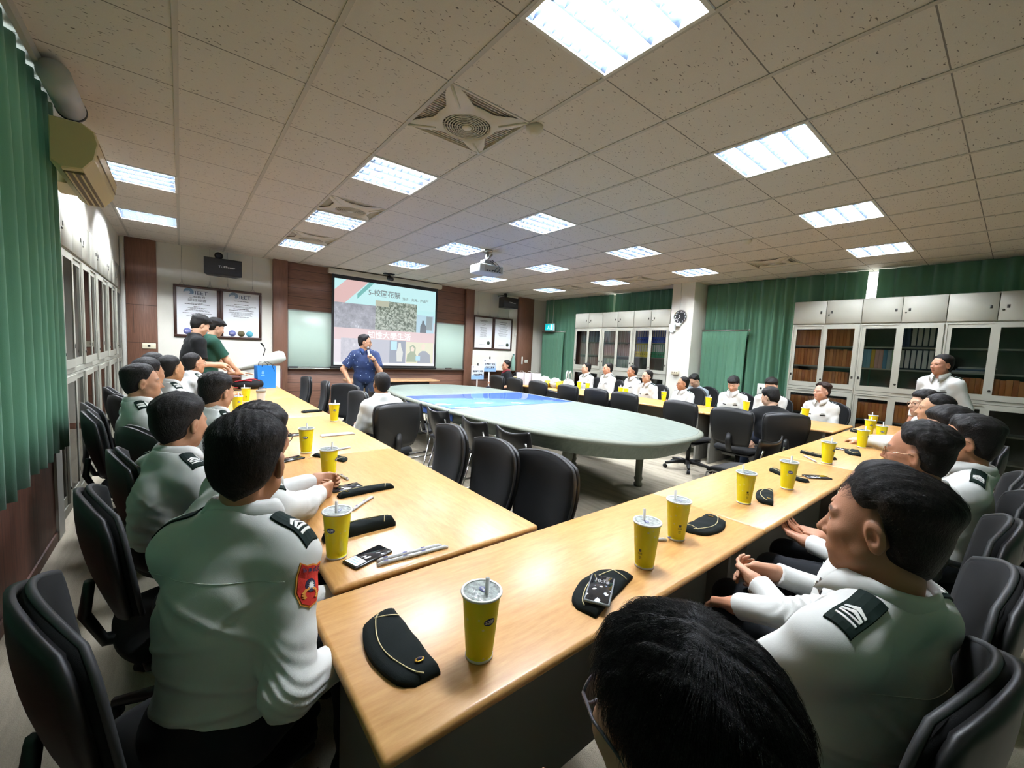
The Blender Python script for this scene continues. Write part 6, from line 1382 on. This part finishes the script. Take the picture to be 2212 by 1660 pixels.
# ---- garrison caps ----------------------------------------------------------
CAPM = mat('cap_cloth', (9,17,16), .9, bump=.2, bscale=800, spec=.2); PIPE = mat('cap_piping', (214,200,150), .6); BADGE = mat('badge_gold', (206,164,72), .35, .8); BADB = mat('badge_blue', (40,44,92), .4)
def make_cap(L=.285, W=.118, T=.022):
    t = thing('garrison_cap', 'x', 'cap')
    def top(x): s = x/L; return W*(.62+.38*math.sin(min(max(s,0),1)*PI*.86+.25))*(1-max(0,(s-.86)/.14)**2.2*.55)*(1-max(0,(.10-s)/.10)**2*.25)
    m = MB(); xs_ = np.linspace(0, L, 22); V = []; n = 9
    for k, x in enumerate(xs_):
        e = min(1, min(k, 21-k)/1.5+.35)
        for j in range(n):
            y = top(x)*j/(n-1); s = j/(n-1); b_ = math.sin(PI*(s*.9+.05))**.5; V.append((x, y, .002+T*e*(.35+.65*b_)*(1-.25*s)+.0015*math.sin(x*70+s*5)))
    k_ = len(V); V += [(x,y,0.) for x,y,z in V]; F = []
    for i in range(21):
        for j in range(n-1): a = i*n+j; F += [(a,a+n,a+n+1,a+1),(k_+a,k_+a+1,k_+a+n+1,k_+a+n)]
    rim = [(i,0) for i in range(22)]+[(21,j) for j in range(1,n)]+[(i,n-1) for i in range(20,-1,-1)]+[(0,j) for j in range(n-2,0,-1)]; ids = [i*n+j for i, j in rim]
    for a, b_ in zip(ids, ids[1:]+ids[:1]): F.append((b_,a,k_+a,k_+b_))
    m.add(V, F, 0, True); m.build('crown', CAPM, t)
    def zz(x, y): s = y/top(x); return .002+T*(.35+.65*math.sin(PI*(s*.9+.05))**.5)*(1-.25*s)+.0012
    m = MB(); m.tube([(x, (.58+.16*math.sin(x/L*PI))*top(x), zz(x, (.58+.16*math.sin(x/L*PI))*top(x))) for x in np.linspace(.004, L*.93, 20)], .0017, 5); m.build('piping', PIPE, t)
    m = MB(); m.tube([(L*.82+.02*s, top(L*.8)*s*.62, zz(L*.82+.02*s, top(L*.8)*s*.62)) for s in np.linspace(.03,1,8)], .0017, 5); m.build('piping', PIPE, t)
    m = MB(); m.lathe([(0,.003),(.006,.0028),(.0085,.0015)], 14, M=Matrix.Translation((.045,.032,zz(.045,.032)-.0005)) @ Matrix.Diagonal((1,1.5,1,1))); b_ = m.build('emblem', BADGE, t)
    m = MB(); m.lathe([(0,.0052),(.0055,.0034)], 12, M=Matrix.Translation((.045,.032,zz(.045,.032)-.0005)) @ Matrix.Diagonal((1,1.5,1,1))); m.build('emblem_centre', BADB, b_); return t
capw = make_cap(); ncap = [0]
def cap_at(x, y, ang, label, sc=(1,1,1)):
    o = capw if ncap[0] == 0 else dup(capw, (0,0,0), 0); ncap[0] += 1; o.location = (x,y,TT); o.rotation_euler = (0,0,R(ang)); o.scale = sc; o['label'] = label; o['group'] = 'dark green garrison caps'
for x, y, a, l, s in ((.463,.785,90,'dark green garrison cap with gold badge at the near table end',(1,1,1)),(.928,.706,13.5,'dark green garrison cap under the phone showing 10:38',(1,1,1)),(2.00,.895,182,'dark garrison cap with two piped lines beside the second pair of cups',(.95,1,1)),(2.46,.762,19,'narrow dark cap with small emblem beside the fourth near-row cup',(.92,.72,1.2)),
 (.415,1.590,2,'long dark cap with pale piping behind the cup by the lit phone',(1,.68,1.9)),(.595,2.03,3,'thin dark cap with round emblem lying by the black phone',(1,.62,1.1)),(.67,2.90,-62,'dark cap behind the cup near the clasped hands',(.95,.75,.9)),(1.00,4.70,14,'small-looking dark cap alone near the inner table edge',(.72,.9,1)),
 (3.17,.79,66,'dark cap peeping out behind the cup with dark logo',(1,.55,1.2)),(4.16,.87,78,'slim dark cap behind the lone mid-row cup',(.95,.6,1.1)),(4.52,.785,14,'dark cap with white thread, between two near-row cups',(.9,.9,1.1)),(5.36,.80,12,'dark pouch-like cap in front of the clean profile',(.8,.8,1.3)),(6.12,1.12,5,'dark cap at the corner by the joined tables',(.9,.7,1))): cap_at(x, y, a, l, s)
# ---- phones -----------------------------------------------------------------
PHB = mat('phone_black', (18,18,20), .2, coat=.5); PHS = mat('phone_screen', (34,35,40), .08, coat=.6); CASEC = mat('clear_case_edge', (150,156,162), .2, alpha=.8)
def phone(x, y, ang, label, z=TT, kind=0):
    t = thing('phone', label, 'phone', (x,y,z), R(ang)); m = MB(); m.rbox((-.039,-.079,0),(.039,.079,.0095),.0042,2); m.build('case', CASEC if kind == 2 else PHB, t)
    m = MB(); m.rbox((-.0345,-.0745,.0088),(.0345,.0745,.0101),.0006,1); s = m.build('screen', PHS, t)
    if kind == 1:
        m = MB(); m.box((-.031,-.072,.0103),(.031,-.030,.0105)); m.build('lit_panel', mat('phone_lit', (226,236,240), .4, emit=.75), s)
        m = MB()
        for k in range(3): m.box((-.026,-.066+.012*k,.0106),(.020-.006*k,-.060+.012*k,.0107))
        m.build('screen_block', mat('phone_block', (120,150,170), .4, emit=.4), s)
    if kind == 2: m = MB(); m.text('10:38', .030, Matrix.Translation((0,.040,.0106)), sx=.72, bold=.0004); m.build('screen_digits', mat('phone_digits', (128,130,134), .4, emit=.25), s)
    return t
phone(.512,1.402,-72,'phone with partly lit screen beside the cup with printed side', kind=1)
phone(1.013,.762,-59,'phone in a clear case showing 10:38 on top of a cap', z=TT+.026, kind=2)
phone(.665,2.168,-84,'black phone lying next to the thin cap with emblem')
phone(.535,2.875,-70,'black phone beyond the clasped hands, under the glasses')
phone(.70,3.62,-86,'dark phone on the table beyond the second-seam cup')
phone(3.36,.80,52,'black phone next to the cup with dark logo on the near row')
phone(4.72,.965,20,'black phone between the lone mid-row cup and the thread-marked cap')
phone(.64,7.05,-86,'black phone in front of the backpack'); phone(.60,6.42,-86,'black phone beyond the grey-lidded tumbler')
# ---- wrapped straws ------------------------------------------------------------
WRAP = mat('straw_wrapper', (226,228,230), .15, alpha=.8, noise=.2, nscale=300); WINK = mat('wrapper_navy', (30,34,90), .5)
def wrapped(x0, y0, x1, y1, label, group, z=TT):
    L = math.hypot(x1-x0, y1-y0); t = thing('wrapped_straw', label, 'straw', (x0,y0,z), math.atan2(y1-y0, x1-x0), group)
    m = MB(); m.tube([(0,0,.002),(.012,0,.0075),(L-.012,0,.0075),(L,0,.002)], [.006,.0068,.0068,.006], 10); m.build('wrapper', WRAP, t)
    m = MB(); m.cyl((.014,0,.0075),(L-.02,0,.0075),.005,n=8); m.build('straw', RIM, t)
    m = MB()
    for k in range(max(2, int(L/.07))): xx = .03+.07*k; m.add([(xx-.008,-.004,.0146),(xx+.008,-.004,.0146),(xx+.008,.004,.0146),(xx-.008,.004,.0146)], [(0,1,2,3)])
    m.build('printed_mark', WINK, t); return t
wrapped(.525,1.352,.77,1.335,'clear wrapped straw lying along the table seam, touching the lit phone', 'pair of wrapped straws by the seam'); wrapped(.517,1.328,.785,1.312,'clear wrapped straw nearest the dark seam between the tables', 'pair of wrapped straws by the seam')
for k in range(4): wrapped(.87,3.455+.017*k,1.13-.02*(k % 2),3.462+.017*k,('white wrapped straw, camera-side one of the bundle beyond the second seam','second white wrapped straw in the bundle beyond the second seam','third white wrapped straw in the bundle beyond the second seam','far side white wrapped straw of the bundle beyond the second seam')[k],'bundle of wrapped straws')
wrapped(.60,1.85,.735,1.965,'single wrapped straw sticking out behind the near window-side cup',None); wrapped(.84,2.975,.955,3.01,'torn clear straw wrapper by the table seam',None); wrapped(.70,2.40,.715,2.29,'short torn straw wrapper beside the clasped hands',None); wrapped(1.50,.905,1.575,.865,'twisted straw wrapper between the second and third near-row cups',None); wrapped(4.03,1.06,3.88,.94,'white paper strip under the lone mid-row cup',None)
# ---- tumbler, bag, backpack ----------------------------------------------------------------
t = thing('tumbler', 'white tumbler with grey lid among the cups', 'tumbler', (.72,5.52,TT)); m = MB(); m.lathe([(0,0),(.036,0),(.040,.01),(.047,.14),(.046,.145)], 28); m.build('body', mat('tumbler_white', (218,216,208), .35), t); m = MB(); m.lathe([(.046,.142),(.051,.144),(.051,.165),(.046,.172),(.02,.172),(.02,.178),(0,.178)], 28); m.build('lid', mat('lid_grey', (128,126,120), .4), t); m = MB(); m.tube([(-.03,0,.173),(-.01,0,.20),(.03,0,.198),(.055,.0,.185)], .006, 6, flat=.5); m.build('lid_loop', mat('loop_black', (40,40,40), .5), t)
BAGB = mat('bag_blue', (24,120,206), .6, bump=.1, bscale=60)
t = thing('tote_bag', 'bright blue shopping bag standing at the end of the window-side tables', 'bag', (1.02,7.38,TT), R(12)); w, d, h = .125, .075, .345
m = MB(); V = [(-w,-d,0),(w,-d,0),(w,d,0),(-w,d,0),(-w*1.05,-d*.95,h),(w*1.05,-d*.95,h),(w*1.05,d*.95,h),(-w*1.05,d*.95,h)]; m.add(V, [(0,3,2,1),(0,1,5,4),(1,2,6,5),(2,3,7,6),(3,0,4,7)]); o = m.build('body', BAGB, t); so = o.modifiers.new('s','SOLIDIFY'); so.thickness = .003
for s in (-1,1): m = MB(); m.tube([(-.07,s*d,h-.01),(-.06,s*d*1.05,h+.05),(0,s*d*1.1,h+.075),(.06,s*d*1.2,h+.03),(.10,s*d*1.3,h-.08)], .008, 6, flat=.4); m.build('handle', BLACK, t)
m = MB(); m.add([(-.06+.016*math.cos(a)*(1-.5*math.sin(a)),-d-.002,.25+.030*math.sin(a)) for a in np.linspace(0,2*PI,18,endpoint=False)], [tuple(range(18))]); m.box((-.085,-d-.002,.195),(-.035,-d-.0015,.208)); m.build('bag_logo', mat('logo_pale', (120,180,226), .6), t)
t = thing('backpack', 'black backpack with red trim lying before the blue bag', 'backpack', (.78,7.30,TT), R(4)); cm = CM()
V, F = mesh_sdf(lambda p: smin(ell(p, (0,0,.065), (.20,.12,.075)), ell(p, (.10,.02,.075), (.11,.10,.075)), .04)-.004*np.sin(p[:,0]*50+p[:,1]*30), (-.25,-.16,-.01), (.25,.16,.17), .009); V[:,2] = np.maximum(V[:,2], .001); cm.add(V, F, L3((20,20,22))); cm.build('body', CLOTH, t)
for P_ in ([(-.17,-.05,.115),(-.06,-.07,.135),(.04,-.09,.125)],[(-.02,-.02,.142),(.07,-.03,.150),(.15,-.05,.125)],[(-.20,-.09,.03),(-.14,-.115,.03)]): m = MB(); m.tube(P_, .014, 6, flat=.35); m.build('red_trim', mat('trim_red', (206,40,52), .6) if 'trim_red' not in bpy.data.materials else bpy.data.materials['trim_red'], t)
# ---- plastic bags on the far cabinet-side table -------------------------------------------
PLAS = mat('plastic_white', (226,228,226), .3, bump=.8, bscale=26, coat=.3, alpha=.92); PAPB = mat('paper_bag', (216,212,216), .7); YEL = mat('carton_yellow', (232,206,40), .5)
for k, (x, y, l) in enumerate(((6.10,7.20,'white paper bag closest to the man in black polo'),(6.18,7.02,'white paper bag in the middle of three'),(6.24,6.84,'white paper bag beside the yellow-filled plastic bag'))):
    t = thing('paper_bag', l, 'bag', (x,y,TT), R(-30), 'white paper bags'); m = MB(); m.add([(-.10,-.06,0),(.10,-.06,0),(.10,.06,0),(-.10,.06,0),(-.105,-.05,.27),(.105,-.05,.28),(.105,.05,.275),(-.105,.05,.27)], [(0,3,2,1),(0,1,5,4),(1,2,6,5),(2,3,7,6),(3,0,4,7)]); o = m.build('body', PAPB, t); o.modifiers.new('s','SOLIDIFY').thickness = .002
    m = MB(); m.tube([(-.04,-.05,.27),(-.03,-.06,.31),(.03,-.06,.31),(.04,-.05,.27)], .004, 5); m.build('handle', WHITE, t)
def blob(name, label, x, y, sx, sy, sz, group, inner=False, handles=False):
    t = thing(name, label, 'bag', (x,y,TT), R(20), group); cm = CM()
    fn = lambda p: ell(p, (0,0,sz*.42), (sx,sy,sz*.55))-.012*np.sin(p[:,0]*40+5*np.sin(p[:,2]*22))*np.sin(p[:,1]*36+p[:,2]*30)
    V, F = mesh_sdf(fn, (-sx-.05,-sy-.05,-.06), (sx+.05,sy+.05,sz+.1), .012); V[:,2] = np.maximum(V[:,2], .001); cm.add(V, F, (1,1,1)); cm.build('film', PLAS, t)
    if inner:
        for k in range(4): m = MB(); m.lathe([(.032,0),(.046,.15)], 16, M=Matrix.Translation((-sx*.75+.5*sx*k, -sy*.98, .0))); m.build('yellow_carton', YEL, t)
    if handles:
        for s in (-1,1): m = MB(); m.tube([(-.08,s*.02,sz*.80),(-.07,s*.03,sz+.10),(0,s*.035,sz+.17),(.06,s*.03,sz+.08),(.08,s*.02,sz*.80)], .016, 7, flat=.25); m.build('handle', PLAS, t)
blob('plastic_bag', 'crumpled plastic bag with yellow contents next to the paper bags', 6.28, 6.60, .17, .13, .24, 'white plastic bags', True)
blob('plastic_bag', 'crumpled plastic bag with yellow contents in the middle of the heap', 6.34, 6.32, .15, .12, .22, 'white plastic bags', True)
blob('carrier_bag', 'white carrier bag with tall loop handles beside the heap', 6.50, 6.08, .13, .12, .22, 'white plastic bags', False, True)
# ---- placards on sticks ---------------------------------------------------------------------
def placard(x0, x1, z0, z1, y, label):
    t = thing('placard', label, 'sign', ((x0+x1)/2, y, 0), 0, 'placards on white sticks'); w = (x1-x0)/2
    m = MB(); m.rbox((-w,-.012,z0),(w,0,z1),.004,1); m.build('board', mat('placard_white', (214,224,236), .5), t)
    m = MB(); m.box((-w+.003,-.0135,z0+.003),(w-.003,-.012,z0+.10)); m.build('blue_band', mat('placard_blue', (140,178,222), .5), t)
    m = MB(); m.text('正修科技大學', w*2*.135, wallM(0,-.015,z0+(z1-z0)*.58), bold=.0022); m.text('機械工程系', w*2*.135, wallM(.01,-.015,z0+(z1-z0)*.32), bold=.0022); m.lathe([(0,0),(.018,0),(.018,.001)], 12, M=wallM(-w*.75,-.0135,z1-.04)); m.build('lettering', mat('placard_ink', (26,30,48), .6), t)
    m = MB(); m.cyl((0,.008,0),(0,.008,z0+.02),.014); m.cyl((-.16,.008,.012),(.16,.008,.012),.012); m.cyl((0,-.14,.012),(0,.16,.012),.012); m.build('stick', WHITE, t); m = MB(); m.rbox((-.012,-.02,z1-.01),(.012,.01,z1+.06),.004,1); m.build('clip', BLACK, t)
placard(5.62, 6.00, .74, 1.09, 8.56, 'white-blue placard on a stick, nearer the walnut pilaster'); placard(6.02, 6.44, .93, 1.26, 8.64, 'white-blue placard on a stick, taller one beside the man in black polo')
t = thing('water_bottle', 'large pale green plastic bottle on the ledge by the far walnut panel', 'bottle', (7.20, 8.86, .951)); m = MB(); m.lathe([(0,0),(.055,0),(.062,.02),(.06,.12),(.063,.14),(.058,.26),(.05,.32),(.024,.40),(.022,.43),(0,.43)], 20); m.build('body', mat('bottle_green', (150,190,176), .15, alpha=.75), t); m = MB(); m.lathe([(.026,.425),(.026,.455),(0,.458)], 16); m.build('cap', mat('cap_teal', (90,140,140), .4), t)
# ================================================================ CAMERA, LIGHT
def set_camera():
    yaw, pitch, roll, f = R(39.05612077), R(-4.66550064), R(2.72815854), 884.892339
    cy, sy, cp, sp = math.cos(yaw), math.sin(yaw), math.cos(pitch), math.sin(pitch)
    F = Vector((sy*cp, cy*cp, sp)); r0 = Vector((cy,-sy,0)); u0 = r0.cross(F)
    Rt = math.cos(roll)*r0+math.sin(roll)*u0; U = -math.sin(roll)*r0+math.cos(roll)*u0
    cam = bpy.data.cameras.new('camera'); o = bpy.data.objects.new('camera', cam); COL.objects.link(o)
    o.matrix_world = Matrix(((Rt.x,U.x,-F.x,0),(Rt.y,U.y,-F.y,0),(Rt.z,U.z,-F.z,CAMZ),(0,0,0,1)))
    cam.sensor_fit = 'HORIZONTAL'; cam.sensor_width = 36; cam.lens = 36*f/2212; cam.clip_start = .02; cam.clip_end = 60
    SC.camera = o
set_camera()
w = bpy.data.worlds.new('world'); SC.world = w; w.use_nodes = True
w.node_tree.nodes['Background'].inputs[0].default_value = (.9,.95,1,1); w.node_tree.nodes['Background'].inputs[1].default_value = .3
SC.view_settings.view_transform = 'Standard'; SC.view_settings.look = 'None'; SC.view_settings.gamma = 1; SC.view_settings.use_curve_mapping = False
SC.view_settings.exposure = 0.0
SC.cycles.max_bounces = 8; SC.cycles.diffuse_bounces = 6; SC.cycles.glossy_bounces = 3; SC.cycles.transmission_bounces = 4; SC.cycles.transparent_max_bounces = 14
SC.cycles.caustics_reflective = False; SC.cycles.caustics_refractive = False; SC.cycles.sample_clamp_indirect = 4.0
